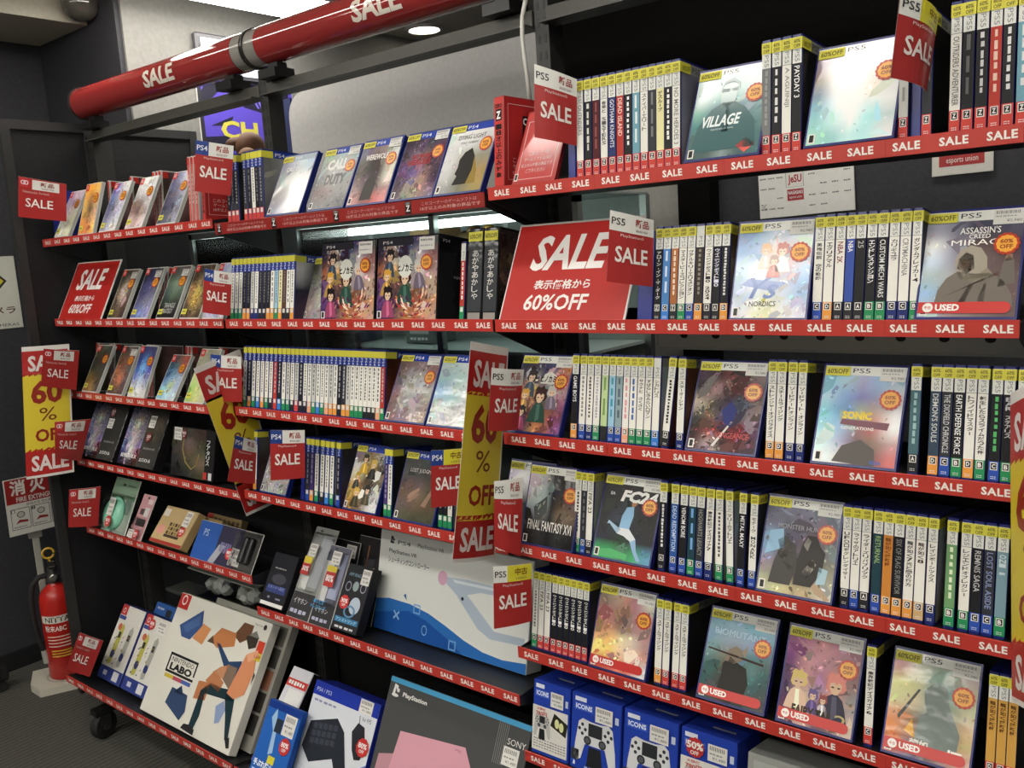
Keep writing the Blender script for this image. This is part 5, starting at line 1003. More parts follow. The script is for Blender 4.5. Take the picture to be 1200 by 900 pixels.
def p_vr(m, mp, W, h):
    m.rect(mp, .001, .001, W - .001, h - .001, 'dadcd8', 0, 'sleeve')
    curve = [(0.001, h * .30), (W * .10, h * .335), (W * .25, h * .33), (W * .38, h * .29), (W * .50, h * .22), (W * .62, h * .14), (W * .74, h * .085), (W * .86, h * .07), (W - .001, h * .10)]
    m.poly(mp, [(.001, .001), (W - .001, .001)] + curve[::-1], '2f6cb4', 1, 'sleeve')
    m.poly(mp, [(.001, .001), (W * .62, .001), (W * .50, h * .12), (W * .36, h * .22), (W * .24, h * .26), (.001, h * .16)], '1f529c', 2, 'sleeve')
    for a, b, k in ((.16, .19, 0), (.30, .30, 1), (.36, .12, 2), (.55, .06, 1)):
        u, v, r = W * a, h * b, .012
        if k == 0: m.poly(mp, [(u - r, v - r * .7), (u - r * .7, v - r), (u + r, v + r * .7), (u + r * .7, v + r)], '8ab4dc', 3, 'sleeve').poly(mp, [(u - r, v + r * .7), (u - r * .7, v + r), (u + r, v - r * .7), (u + r * .7, v - r)], '8ab4dc', 3, 'sleeve')
        elif k == 1:
            for q in ((-1, -1, 1, -.7), (-1, .7, 1, 1), (-1, -1, -.7, 1), (.7, -1, 1, 1)): m.rect(mp, u + q[0] * r, v + q[1] * r, u + q[2] * r, v + q[3] * r, '7aaadc', 3, 'sleeve')
        else: m.ring(mp, u, v, r * .8, r * 1.1, .25, '7aaadc', 3, 'sleeve')
    m.poly(mp, [(W * .20, h * .40), (W * .215, h * .42), (W * .225, h * .355)], '2a5a9a', 2, 'sleeve')
    m.disc(mp, W * .455, h * .66, .016, .018, 'd0a4bc', 2, 'sleeve')                               # pale controller picture
    m.poly(mp, [(W * .48, h * .68), (W * .62, h * .70), (W * .98, h * .70), (W * .98, h * .64), (W * .70, h * .61), (W * .62, h * .56), (W * .80, h * .30), (W * .98, h * .31), (W * .98, h * .245), (W * .78, h * .22), (W * .70, h * .28), (W * .55, h * .54), (W * .48, h * .62)], 'aebccb', 2, 'sleeve')
    m.poly(mp, [(W * .52, h * .67), (W * .98, h * .69), (W * .98, h * .67), (W * .54, h * .645)], 'd2dae0', 3, 'sleeve').rect(mp, W * .585, h * .50, W * .60, h * .53, '223', 3, 'sleeve')
    T = lambda s, a, b, c, d, col='3a4250', bo=.0: m.text(mp, s, W * a, h * b, W * c, h * d, col, 2, 'sleeve', bo)
    T('PS4', .13, .88, .22, .92); T('PlayStation VR', .27, .88, .45, .93); T('PlayStation.VR', .07, .775, .27, .825, '2c3440', .01); T('シューティングコントローラー', .07, .69, .36, .75, '2c3440', .01)
    m.poly(mp, [(W * .075, h * .88), (W * .088, h * .885), (W * .088, h * .935), (W * .105, h * .925), (W * .105, h * .91), (W * .096, h * .90), (W * .096, h * .945), (W * .079, h * .955)], '2c3440', 2, 'sleeve').disc(mp, W * .088, h * .888, .008, .0028, '2c3440', 2, 'sleeve')
carton('controller_box', 'boxed controller', 'large white box with a blue wave, middle bay fifth shelf', M5, 438, .515, .262, .06, 13, .10, 'd4d6d2', p_vr, mat='sleeve')

# ------------------------------------------------------------------ left bay, bottom shelf
t0 = at(105, 790, 1.27)
sale_tag('NSn', ((93, 741), (121, 751), (105, 793), (77, 785)), 1.285, 1.262, 'red sale tag leaning at the start of the left bay bottom shelf', L6, bulge=.001)
def p_grip(m, mp, W, h):
    m.rect(mp, .001, .001, W - .001, h - .001, 'dcdad2', 0).rect(mp, .001, .001, W - .001, h * .17, '2c3c86', 1).rect(mp, .001, h * .86, W * .26, h - .001, 'c03430', 1).rect(mp, W * .02, h * .80, W * .3, h * .85, '3a4a90', 1).rect(mp, W * .2, h * .06, W * .36, h * .12, 'ccd', 2).rect(mp, W * .62, h * .03, W * .86, h * .15, 'd8d8dc', 2).ring(mp, W * .13, h * .92, .008, .009, .3, 'eee', 2)
    for k in (0, 1):
        a = W * (.18 + .40 * k)
        m.poly(mp, [(a, h * .24), (a + W * .04, h * .20), (a + W * .16, h * .22), (a + W * .2, h * .45), (a + W * .22, h * .70), (a + W * .14, h * .76), (a + W * .05, h * .70)], ('b8b458', 'a8a8a0')[k], 1).rect(mp, a + W * .06, h * .56, a + W * .16, h * .64, '2c2c2c', 2).disc(mp, a + W * .10, h * .34, .012, .014, '2e3a70', 2)
    q = random.Random(8)
    for i in range(16):
        u, v = q.uniform(.05, .9) * W, q.uniform(.2, .6) * h; m.poly(mp, [(u, v), (u + .010, v + q.uniform(-.004, .012)), (u + .004, v + .008)], q.choice(['2c2c2c', 'b89a30', 'a85a3a', '333a60']), 3)
    m.disc(mp, W * .2, h * .70, .012, .012, 'c86a4a', 2)
for i, px in enumerate((114, 141.5, 170)):
    t, fp = carton('grip_box', 'accessory box', ordw(i) + ' white grip box with olive pictures and navy foot, left bay bottom shelf', L6, px, .152, .255, .05, 31, .062, '2a3a80', p_grip, group='white grip boxes on the bottom shelf')
    if i: price_tag(t, fp, .085, .205, .135, .245, (.05, .225, .018), txt='80%')
for i, (dx, z) in enumerate(((.02, 0), (.17, 0))):
    carton('grip_box', 'accessory box', ordw(i) + ' blue box top showing behind the white grip boxes', L6, 0, .15, .275, .04, 31, .13, '2a5aa0', lambda m, mp, W, h: m.rect(mp, .001, .001, W - .001, h - .001, '2a5aa0', 0).rect(mp, W * .5, h * .86, W * .72, h * .95, '26282c', 1).greek(mp, W * .1, h * .92, W * .4, h * .95, 4, 'ccd', 1, vert=False), x=L6.X(114, .05) + .04 + dx)
def p_labo(m, mp, W, h):
    m.rect(mp, .001, .001, W - .001, h - .001, 'd8d6cc', 0, 'sleeve').rect(mp, .002, h * .87, W * .12, h - .002, 'b8322c', 1, 'sleeve').ring(mp, W * .06, h * .945, .014, .016, .28, 'eee', 2, 'sleeve')
    P = lambda pts, c, k=2: m.poly(mp, [(W * a, h * b) for a, b in pts], c, k, 'sleeve')
    P([(.10, .74), (.30, .92), (.34, .80), (.26, .66), (.16, .66)], '3c5484'); P([(.14, .74), (.29, .88), (.31, .80), (.2, .70)], '4a6494', 3)             # blue block fist
    P([(.28, .68), (.34, .82), (.44, .80), (.40, .66)], 'c88a5c'); P([(.46, .72), (.54, .84), (.70, .84), (.72, .74), (.56, .68)], 'b9784c')
    P([(.44, .70), (.48, .76), (.52, .70)], '5a4a3c'); P([(.68, .82), (.74, .94), (.84, .94), (.84, .84), (.76, .78)], '6a4a36'); P([(.54, .72), (.58, .72), (.72, .62), (.84, .66), (.86, .56), (.80, .50), (.74, .52), (.62, .64)], '2c4468')   # arm and jumper
    P([(.80, .84), (.84, .88), (.92, .86), (.92, .79), (.86, .76)], '3c3630', 3); P([(.82, .86), (.88, .91), (.93, .86)], '7a7a74', 4)                    # head, cap
    P([(.80, .40), (.86, .72), (.95, .78), (.98, .62), (.96, .44), (.88, .38)], 'd08a64', 4); P([(.86, .72), (.95, .78), (.98, .74), (.90, .67)], 'e0a482', 5); P([(.98, .62), (1.0, .60), (.985, .52)], '4a4038', 4)  # box backpack
    P([(.60, .50), (.66, .56), (.74, .60), (.72, .48)], 'c08a66', 3); P([(.56, .42), (.62, .52), (.74, .46), (.72, .38)], 'b87a54', 3); P([(.50, .26), (.50, .40), (.62, .42), (.62, .28)], 'b87850', 3)  # cardboard leg chain
    P([(.72, .48), (.72, .60), (.82, .60), (.82, .42)], '7d6a5c', 3)
    P([(.74, .42), (.86, .44), (.88, .36), (.60, .33), (.62, .16), (.60, .04), (.55, .05), (.55, .34), (.62, .42)], '23383f', 3)                            # front leg
    P([(.78, .40), (.88, .42), (.92, .24), (.95, .10), (.92, .09), (.86, .24)], '23383f', 3); P([(.92, .10), (.96, .12), (.985, .05), (.96, .04)], '2c2a2c', 4)
    P([(.48, .02), (.50, .06), (.56, .07), (.62, .05), (.62, .01)], '2c2c2e', 4); P([(.24, .14), (.26, .27), (.44, .26), (.47, .14), (.44, .06)], '37496a', 3); P([(.29, .24), (.35, .31), (.40, .24)], '2c3c58', 3)  # shoe and bag
    P([(.74, .28), (.80, .34), (.84, .28), (.82, .18), (.78, .16)], '8a9cc0', 2)
    for a, b, c, d in ((.12, .50, .44, .52), (.12, .36, .44, .38), (.12, .36, .135, .52), (.425, .40, .44, .52)): m.rect(mp, W * a, h * b, W * c, h * d, '262626', 2, 'sleeve')
    m.text(mp, 'NINTENDO', W * .155, h * .455, W * .405, h * .492, '262626', 2, 'sleeve', .0); m.text(mp, 'LABO', W * .155, h * .385, W * .405, h * .445, '262626', 2, 'sleeve', .05)
    for i, c in enumerate(('c8b040', 'b04a5a', '4a62a8')): m.rect(mp, W * (.13 + .10 * i), h * .32, W * (.23 + .10 * i), h * .35, c, 2, 'sleeve')
    m.rect(mp, W * .93, h * .76, W * .995, h * .85, 'c8422c', 4, 'sleeve').rect(mp, W * .93, h * .70, W * .995, h * .76, 'd8c83a', 4, 'sleeve'); m.text(mp, '1,500', W * .935, h * .715, W * .99, h * .745, 'a8321c', 5, 'sleeve', .02)
    m.text(mp, 'Toy-Con', W * .84, h * .945, W * .92, h * .965, '444', 2, 'sleeve').disc(mp, W * .945, h * .955, .008, .008, '333', 2, 'sleeve')
carton('cardboard_kit_box', 'boxed kit', 'large white kit box showing a person in cardboard gear, left bay bottom shelf', L6, 164, .492, .378, .030, 31, .02, 'd4d2c8', p_labo, side='e0ded2', mat='sleeve')
def p_tiles(m, mp, W, h):
    m.rect(mp, .001, .001, W - .001, h - .001, '8f8d84', 0)
    for i in range(3):
        for j in range(5): m.rect(mp, W * (.55 + .145 * i), h * (.12 + .17 * j), W * (.68 + .145 * i), h * (.27 + .17 * j), ['2a2926', '2f2c28', '8a5a44', '3a3834', '55534c'][j], 1)
    m.poly(mp, [(W * .60, .004), (W * .64, h * .2), (W * .70, .004)], '26262a', 1)
carton('cardboard_kit_box', 'boxed kit', 'grey picture-tiled kit box leaning behind the large white kit box', L6, 0, .400, .378, .030, 31, .075, 'a6a49a', p_tiles, x=L6.X(164, .02) + .115)

# ------------------------------------------------------------------ middle bay, bottom shelf
def p_slim(m, mp, W, h):
    m.rect(mp, .001, .001, W - .001, h - .001, 'd4d4dc', 0, 'sleeve').rect(mp, .001, h * .80, W - .001, h * .88, 'c8443c', 1, 'sleeve').greek(mp, W * .1, h * .815, W * .9, h * .865, 6, 'eee', 2, 'sleeve', vert=False).rect(mp, W * .25, h * .60, W * .95, h * .78, 'e4e4e2', 2, 'sleeve')
    m.poly(mp, [(.001, .001), (W - .001, .001), (W - .001, h * .12), (W * .3, h * .3), (.001, h * .18)], '6a62a8', 1, 'sleeve').greek(mp, W * .1, h * .18, W * .6, h * .22, 4, '8a8ac0', 2, 'sleeve', vert=False)
carton('controller_box', 'boxed controller', 'slim white and violet box at the start of the middle bay bottom shelf', M6, 289, .092, .275, .025, 40, .05, 'b8b8c4', p_slim, mat='sleeve', side='1c1a20', x=XA + .014)
def p_aim(m, mp, W, h):
    m.rect(mp, .001, .001, W - .001, h - .001, '2a62b4', 0, 'sleeve').rect(mp, .001, h * .90, W - .001, h - .001, '1c3a86', 1, 'sleeve')
    m.poly(mp, [(W * .20, h * .78), (W * .30, h * .92), (W * .44, h * .62), (W * .50, h * .36), (W * .38, h * .32), (W * .34, h * .62)], '9cbede', 1, 'sleeve').rect(mp, W * .36, h * .62, W * .56, h * .8, '2c3440', 2, 'sleeve').rect(mp, W * .42, h * .22, W * .62, h * .32, 'd8cc3a', 2, 'sleeve')
    m.text(mp, '手ぶれ防止', W * .06, h * .13, W * .62, h * .22, 'e8eef4', 2, 'sleeve', .03).text(mp, 'エイミング安定', W * .06, h * .02, W * .88, h * .11, 'e8eef4', 2, 'sleeve', .03)
t, fp = carton('aim_stabilizer_box', 'accessory box', 'small blue box with white lettering in front of the keypad box', M6, 291, .145, .200, .020, 29, .004, '2450a0', p_aim, mat='sleeve')
price_tag(t, fp, .085, .125, .135, .180, (.115, .10, .022))
def p_keys(m, mp, W, h):
    m.rect(mp, .001, .001, W - .001, h - .001, 'd4d8e0', 0, 'sleeve').rect(mp, .001, h * .86, W - .001, h - .001, '2438a0', 1, 'sleeve').text(mp, 'PS4 / PS3', W * .05, h * .90, W * .28, h * .94, 'c8d0e8', 2, 'sleeve')
    m.poly(mp, [(.001, .001), (W - .001, .001), (W - .001, h * .42), (W * .8, h * .30), (W * .4, h * .16), (.001, h * .10)], '5a74c4', 1, 'sleeve')
    m.poly(mp, [(W * .04, h * .34), (W * .08, h * .60), (W * .46, h * .72), (W * .60, h * .62), (W * .74, h * .30), (W * .66, h * .22), (W * .58, h * .26), (W * .52, h * .34), (W * .20, h * .22)], '2a2e36', 2, 'sleeve')
    for i in range(5):
        for j in range(3): m.rect(mp, W * (.14 + .075 * i), h * (.40 + .075 * j + .012 * i), W * (.20 + .075 * i), h * (.455 + .075 * j + .012 * i), '3f444e', 3, 'sleeve')
    m.poly(mp, [(W * .70, h * .66), (W * .76, h * .76), (W * .86, h * .74), (W * .93, h * .56), (W * .90, h * .44), (W * .82, h * .42), (W * .76, h * .50)], '2c2e34', 2, 'sleeve').tube([mp(W * .78, h * .75, 3), mp(W * .76, h * .83, 3)], .0008, '333', 'sleeve', 6)
    m.text(mp, 'TAC', W * .04, h * .04, W * .22, h * .16, 'e4e8f0', 3, 'sleeve', .05, .2).text(mp, 'for FPS', W * .80, h * .79, W * .93, h * .83, '445', 2, 'sleeve'); m.greek(mp, W * .05, h * .80, W * .42, h * .825, 5, '88a', 2, 'sleeve', vert=False)
t, fp = carton('keypad_box', 'boxed controller', 'blue and white box showing a black keypad and mouse, middle bay bottom shelf', M6, 341, .262, .262, .075, 27, .055, '22309a', p_keys, mat='sleeve')
price_tag(t, fp, .262 * .72, .262 * .86, .262 * .91, .262 * .99, (.262 * .90, .262 * .56, .023))
def p_pink5(m, mp, W, h):
    m.rect(mp, .001, .001, W - .001, h - .001, '4a4b4c', 0, 'sleeve').rect(mp, .001, h - .013, W - .001, h - .001, '4a9ac8', 1, 'sleeve')
    m.poly(mp, [(W * .10, .002), (W * .16, h * .66), (W * .62, h * .72), (W * .74, h * .50), (W * .80, .002)], 'd29aa8', 2, 'sleeve').poly(mp, [(W * .02, .002), (W * .04, h * .46), (W * .15, h * .50), (W * .10, .002)], 'b98a94', 1, 'sleeve')
    m.text(mp, 'PlayStation', W * .115, h * .875, W * .30, h * .915, 'e6e6e2', 2, 'sleeve', .03).text(mp, 'SONY', W * .87, h * .84, W * .985, h * .88, 'e0e0dc', 2, 'sleeve').text(mp, 'PS5', W * .56, h * .675, W * .60, h * .69, '8a5a68', 3, 'sleeve')
    m.poly(mp, [(W * .035, h * .872), (W * .055, h * .880), (W * .055, h * .935), (W * .085, h * .925), (W * .085, h * .905), (W * .070, h * .90), (W * .070, h * .945), (W * .042, h * .955)], 'e6e6e2', 2, 'sleeve').disc(mp, W * .058, h * .877, .012, .004, 'e6e6e2', 2, 'sleeve')
    for i in range(6): m.rect(mp, W * (.80 + .012 * i), h * .70, W * (.803 + .012 * i), h * .96, '8a8a88', 2, 'sleeve')
t, fp = carton('console_box', 'boxed console', 'dark console box with a pink console picture and light blue edge, middle bay bottom shelf', M6, 0, .455, .345, .12, 26, .03, '3a3b3c', p_pink5, mat='wrap', x=-1.640)
price_tag(t, fp, .39, .245, .435, .285)

# ------------------------------------------------------------------ right bay, bottom shelf
def p_icons(promo):
    def f(m, mp, W, h):
        m.rect(mp, .001, .001, W - .001, h - .001, '2440a4', 0, 'sleeve').rect(mp, W * .07, h * .90, W * .30, h * .955, 'd8dce8', 1, 'sleeve').rect(mp, W * .06, h * .78, W * .44, h * .88, '3a5cc0', 1, 'sleeve').text(mp, 'ICONS', W * .09, h * .80, W * .42, h * .865, 'dfe6f4', 2, 'sleeve', .03)
        m.rect(mp, W * .88, h * .74, W * .95, h * .83, 'c0c8d8', 2, 'sleeve')
        if promo:
            m.rect(mp, .001, h * (.05 if promo == 1 else -.0), W - .004, h * .66, 'dcdad4', 3, 'card').text(mp, '大特価', W * .12, h * .60, W * .36, h * .64, 'b03a34', 4, 'card', .02).text(mp, '780円', W * .10, h * .52, W * .40, h * .59, 'b03a34', 4, 'card', .03)
            m.poly(mp, [(W * .50, h * .44), (W * .60, h * .62), (W * .97, h * .52), (W * .92, h * .34)], '26261e', 4, 'card').disc(mp, W * .68, h * .49, .006, .010, 'd8d8a0', 5, 'card').disc(mp, W * .80, h * .46, .006, .010, 'd8d8a0', 5, 'card')
            for i in range(4): m.greek(mp, W * .06, h * (.20 - .035 * i), W * .94, h * (.215 - .035 * i), 12, '666', 4, 'card', vert=False, seed=i)
            c, s, k = (W * .28, h * .40), .55, 4
        else: c, s, k = (W * .50, h * .42), 1.0, 2
        X = lambda a: c[0] + a * W * s
        Y = lambda b: c[1] + b * h * s
        pad = [(-.34, .22), (-.26, .27), (-.10, .25), (.10, .25), (.26, .27), (.34, .22), (.40, -.06), (.42, -.24), (.36, -.30), (.28, -.26), (.20, -.06), (-.20, -.06), (-.28, -.26), (-.36, -.30), (-.42, -.24), (-.40, -.06)]
        m.poly(mp, [(X(a), Y(b)) for a, b in pad], 'd0d2d4' if not promo else 'b8b8b4', k, 'sleeve').poly(mp, [(X(-.14), Y(.06)), (X(.14), Y(.06)), (X(.14), Y(.23)), (X(-.14), Y(.23))], '2c2e32', k + 1, 'sleeve')
        for a in (-.15, .15): m.disc(mp, X(a), Y(.0), W * .075 * s, W * .075 * s, '2a2c30', k + 2, 'sleeve').disc(mp, X(a), Y(.0), W * .05 * s, W * .05 * s, '55585c', k + 3, 'sleeve')
        for a, b in ((-.26, .19), (-.26, .07), (-.32, .13), (-.20, .13), (.26, .19), (.26, .07), (.32, .13), (.20, .13)): m.disc(mp, X(a), Y(b), W * .03 * s, W * .03 * s, '33363c', k + 1, 'sleeve')
        m.poly(mp, [(X(-.16), Y(-.34)), (X(-.12), Y(-.08)), (X(.12), Y(-.08)), (X(.16), Y(-.34))], '232428', k + 1, 'sleeve')
        if not promo:
            m.rect(mp, W * .02, h * .12, W * .18, h * .26, '33353a', 2, 'sleeve').text(mp, '4th Gen Controller Dock', W * .3, h * .04, W * .9, h * .075, 'dfe6f4', 2, 'sleeve')
            m.poly(mp, [(W * .06, h * .05), (W * .11, h * .05), (W * .11, h * .09), (W * .08, h * .11)], 'dfe6f4', 2, 'sleeve')
    return f
labs = ('first blue dock box, with a white promo sheet over its picture, right bay bottom shelf', 'second blue dock box showing a white controller, beside the one with the promo sheet', 'third blue dock box showing a white controller, before the half-price box', 'fourth blue dock box, with a red half-price badge, right bay bottom shelf')
for i, px in enumerate((626, 671, 732, 799)):
    x = Xtop(R6, px, .012, .157); w = (Xtop(R6, (671, 732, 799, 868)[i], .012, .157) - x) * .955
    t, fp = carton('controller_dock_box', 'accessory box', labs[i], R6, 0, w, .160, .105, 9, .012, '22389c', p_icons((1, 0, 0, 2)[i]), x=x, mat='sleeve', group=None)
    price_tag(t, flat((0, -.0030, 0)), w * .50, .160 * .70, w * .84, .160 * .90)
    if i == 3:
        q = MB(); f2 = flat((0, -.0032, 0)); q.disc(f2, w * .27, .160 * .80, .019, .019, 'b8302c', 1, 'card', 24, .05).text(f2, '50%', w * .12, .160 * .78, w * .42, .160 * .87, 'f0ece4', 2, 'card', .04).text(f2, 'OFF', w * .19, .160 * .71, w * .34, .160 * .76, 'f0ece4', 2, 'card', .03); q.build('discount_badge', t)
    MB().box(w * .42, .035, .1601, w * .82, .040, .1612, '7a7c88', 'plastic').build('hang_slot', t)
def p_flat(m, mp, W, h): m.rect(mp, .001, .001, W - .001, h - .001, '9c9e9a', 0, 'card').rect(mp, .012, .0, W * .42, h - .012, 'aeb0ac', 1, 'card').rect(mp, W * .42 + .002, .0, W - .012, h - .012, 'a6a8a4', 1, 'card')
carton('grey_set_box', 'boxed item', 'plain grey box at the bottom edge, after the blue dock boxes', R6, 0, .26, .150, .09, 10, .012, '8f918d', p_flat, x=Xtop(R6, 876, .012, .147), mat='card')

# ================================================================== banners
banner((at_x(25, 407, -3.10), at_x(81, 403, -3.04), at_x(87, 553, -3.04), at_x(31, 562, -3.10)), 'tall yellow and red sixty-percent-off banner at the start of the rack', .004)
banner((at(552, 400, 1.265), at(596, 408, 1.372), at(580, 654, 1.372), at(530, 660, 1.265)), 'tall yellow and red sixty-percent-off banner between the middle and right bays', .004)
banner([at_x(p, q, XA - .0005) for p, q in ((227, 432), (281, 409), (330, 586), (289, 605))], 'slanting yellow and red banner hanging between the left and middle bays', 0)
banner((at(1184, 462, 1.350), at(1245, 430, 1.25), at(1245, 850, 1.25), at(1186, 822, 1.350)), 'tall yellow and red banner at the far end, cut by the picture edge', .004)

# ================================================================== red tubular header sign
R = .052; ZT = 2.168; YT = YU + .002
def tubesign(x0, x1, xt, wt, label, capL):
    t = thing('tube_sign', label, 'header sign', (x0, YT, ZT)); L = x1 - x0
    mp = lambda u, v, k=0: Vector((u, -(R + k * EPS) * math.cos(v / R), (R + k * EPS) * math.sin(v / R)))
    m = MB(); n = 64; c = .05; vs = []
    for i in range(n):
        a = (i / n - .5) * 2 * math.pi * R; vs += [mp(c if not capL else .012, a), mp(L - c, a)]
    m.add(vs, [(2 * i, 2 * i + 1, (2 * i + 3) % (2 * n), (2 * i + 2) % (2 * n)) for i in range(n)], '96302f', 'tube')
    o = m.build('red_sleeve', t, True)
    for q0, q1 in (((0.002, c - .001),) if not capL else ()) + ((L - c + .001, L - .002),):
        m = MB()
        for i in range(n):
            a, b = (i / n - .5) * 2 * math.pi * R, ((i + 1) / n - .5) * 2 * math.pi * R
            m.add([mp(q0, a, -2), mp(q1, a, -2), mp(q1, b, -2), mp(q0, b, -2)], [(0, 1, 2, 3)], '8f8c86', 'tube')
        m.build('clear_collar', t, True)
    m = MB()
    for q in ((0, .0115) if capL else (-.004, .0015),): m.lathe([(R * .3, q[0]), (R + .004, q[0]), (R + .004, q[1]), (R * .3, q[1])], '2e2a28', 'plastic', 32, (0, 0, 0), (1, 0, 0), False).lathe([(.001, q[0]), (R * .95, q[0] + .001)], '4a3a36', 'plastic', 32, (0, 0, 0), (1, 0, 0), False)
    m.build('end_cap', t); m = MB(); m.lathe([(R * .3, L - .0015), (R + .003, L - .0015), (R + .003, L + .002), (.001, L + .002)], '3a3836', 'plastic', 32, (0, 0, 0), (1, 0, 0), False); m.build('end_cap', t)
    m = MB(); m.text(mp, 'SALE', xt - x0 - wt / 2, -.030, xt - x0 + wt / 2, .022, 'e6dcd0', 3, 'tube', .035, sub=3); m.build('lettering', o)
    for q in (.05, L - .14):
        m = MB(); m.box(q, -.045, -.0955, q + .075, .02, -.072, '171717', 'plastic').box(q + .015, -.02, -.072, q + .055, .012, -.0535, '171717', 'plastic'); m.build('mount_block', t)
s1 = at(185, 95, YT - R).x; s2 = at(440, 20, YT - R).x
tubesign(XL - .02, -2.158, s1, .17, 'red tubular header sign over the left bay, with black end cap', True)
tubesign(-2.146, XB + .02, s2, .17, 'red tubular header sign over the middle bay, running out of the top', False)

# ================================================================== fire extinguisher corner
ext = Vector((-3.545, 1.415, 0)); yaw = math.radians(68)
t = thing('extinguisher_stand', 'off-white floor stand under the red fire extinguisher, its grey post holding the instruction sign', 'stand', ext, (0, 0, yaw))
m = MB(); m.prism([(-.13, -.02), (-.10, -.10), (.08, -.11), (.12, -.02), (.11, .11), (-.12, .11)], .0, .028, 'c4c0b2', 'plastic'); m.ring(flat((0, 0, .0285), (1, 0, 0), (0, 1, 0), (0, 0, 1)), 0, 0, .075, .075, .12, 'a8a498', 2, 'plastic'); m.build('base', t)
m = MB(); m.bbox(-.054, .082, .029, -.028, .10, .60, '9c9a92', 'plastic', .003).bbox(-.066, .078, .575, -.016, .102, .602, '8b8982', 'plastic', .003); m.build('post', t)
t = thing('fire_extinguisher', 'red fire extinguisher with yellow ring and black hose on the off-white floor stand', 'fire extinguisher', ext + Vector((0, 0, .0295)), (0, 0, yaw))
m = MB(); r = .062; prof = [(0, 0), (r - .006, 0), (r, .006), (r, .31), (r - .004, .335), (r - .016, .355), (r - .034, .368), (.022, .374), (.022, .38), (0, .38)]
m.lathe(prof, 'b8241e', 'plastic', 40); cyl = m.build('cylinder', t, True)
cy = lambda u, v, k=0: Vector(((r + .0004 + k * EPS) * math.sin(u / r), -(r + .0004 + k * EPS) * math.cos(u / r), v))
m = MB()
for a, b, c in ((.232, .262, 'd8d4c8'),): m.rectn(cy, -.075, a, .085, b, c, 1, 'print', 14)
m.text(cy, 'NITTAN', -.055, .237, .060, .257, '1c1a18', 2, 'print', .01); m.text(cy, '粉末ABC', -.06, .198, .02, .224, 'e6e2d8', 1, 'print', .02); m.ring(cy, .045, .211, .012, .012, .25, 'e6e2d8', 1, 'print', 20).text(cy, '10', .038, .204, .052, .218, 'e6e2d8', 1)
for i in range(4): m.rectn(cy, -.055, .176 - .013 * i, .070, .180 - .013 * i, 'd8c8b8', 1, 'print', 8)
for i in range(3): m.rectn(cy, -.045, .118 - .011 * i, .065, .123 - .011 * i, 'c8a83a', 1, 'print', 8)
m.build('label', cyl)
m = MB(); m.lathe([(.0, .380), (.024, .380), (.026, .392), (.024, .41), (.018, .415), (.018, .44), (0, .44)], '7d7d78', 'metal', 24).lathe([(0, 0), (.014, 0), (.014, .012), (.010, .014), (0, .014)], 'a8a8a2', 'metal', 20, (0, -.022, .405), (0, -1, 0)); m.build('valve', t, False)
m = MB(); m.bbox(-.012, -.035, .442, .012, .075, .452, '1d1d1c', 'plastic', .002).prism([(-.03, .455), (.02, .462), (.085, .485), (.085, .478), (.02, .452), (-.03, .446)], -.011, .011, '1d1d1c', 'plastic', 'x').bbox(-.013, -.014, .4405, .013, .014, .468, '1d1d1c', 'plastic', .003); m.build('lever', t)
m = MB(); m.tube([Vector((-.006 + .020 * math.cos(a), -.012, .500 + .020 * math.sin(a))) for a in [i * math.pi / 9 for i in range(0, 18)]], .0045, 'c8a032', 'plastic', 8); m.tube([(-.006, -.012, .480), (-.004, -.010, .466)], .004, 'c8a032', 'plastic', 8); m.build('pull_ring', t)
m = MB(); m.tube([(-.018, 0, .412), (-.05, -.004, .410), (-.075, -.006, .385), (-.086, -.006, .33), (-.088, -.006, .25), (-.080, -.006, .17), (-.068, -.006, .12)], .0105, '1b1b1b', 'rubber', 12); hose = m.build('hose', t)
m = MB(); m.lathe([(.0, 0), (.012, 0), (.015, -.05), (.013, -.052), (0, -.052)], 'a4a29a', 'plastic', 16, (-.067, -.006, .118), (-.12, 0, 1)); m.build('nozzle', hose)
def wall_sign(name, label, cat, c, painter, th=.004):
    TL, TR, BR, BL = map(Vector, c); W_ = (TR - TL).length; H_ = (TL - BL).length
    t = thing(name, label, cat, BL); U = (BR - BL).normalized(); V = (TL - BL).normalized(); Nn = U.cross(V)
    if Nn.dot(BL - Vector((0, 0, H))) > 0: Nn = -Nn
    mp = lambda u, v, k=0: U * u + V * v + Nn * (k * EPS + .0004)
    m = MB(); bk = lambda u, v, d: U * u + V * v - Nn * d
    m.add([bk(u, v, d) for d in (0, th) for u, v in ((0, 0), (W_, 0), (W_, H_), (0, H_))], [(0, 1, 2, 3), (7, 6, 5, 4), (0, 4, 5, 1), (1, 5, 6, 2), (2, 6, 7, 3), (3, 7, 4, 0)], 'd0cec6', 'print'); m.build('sign_plate', t)
    m = MB(); painter(m, mp, W_, H_); m.build('printed_face', t)
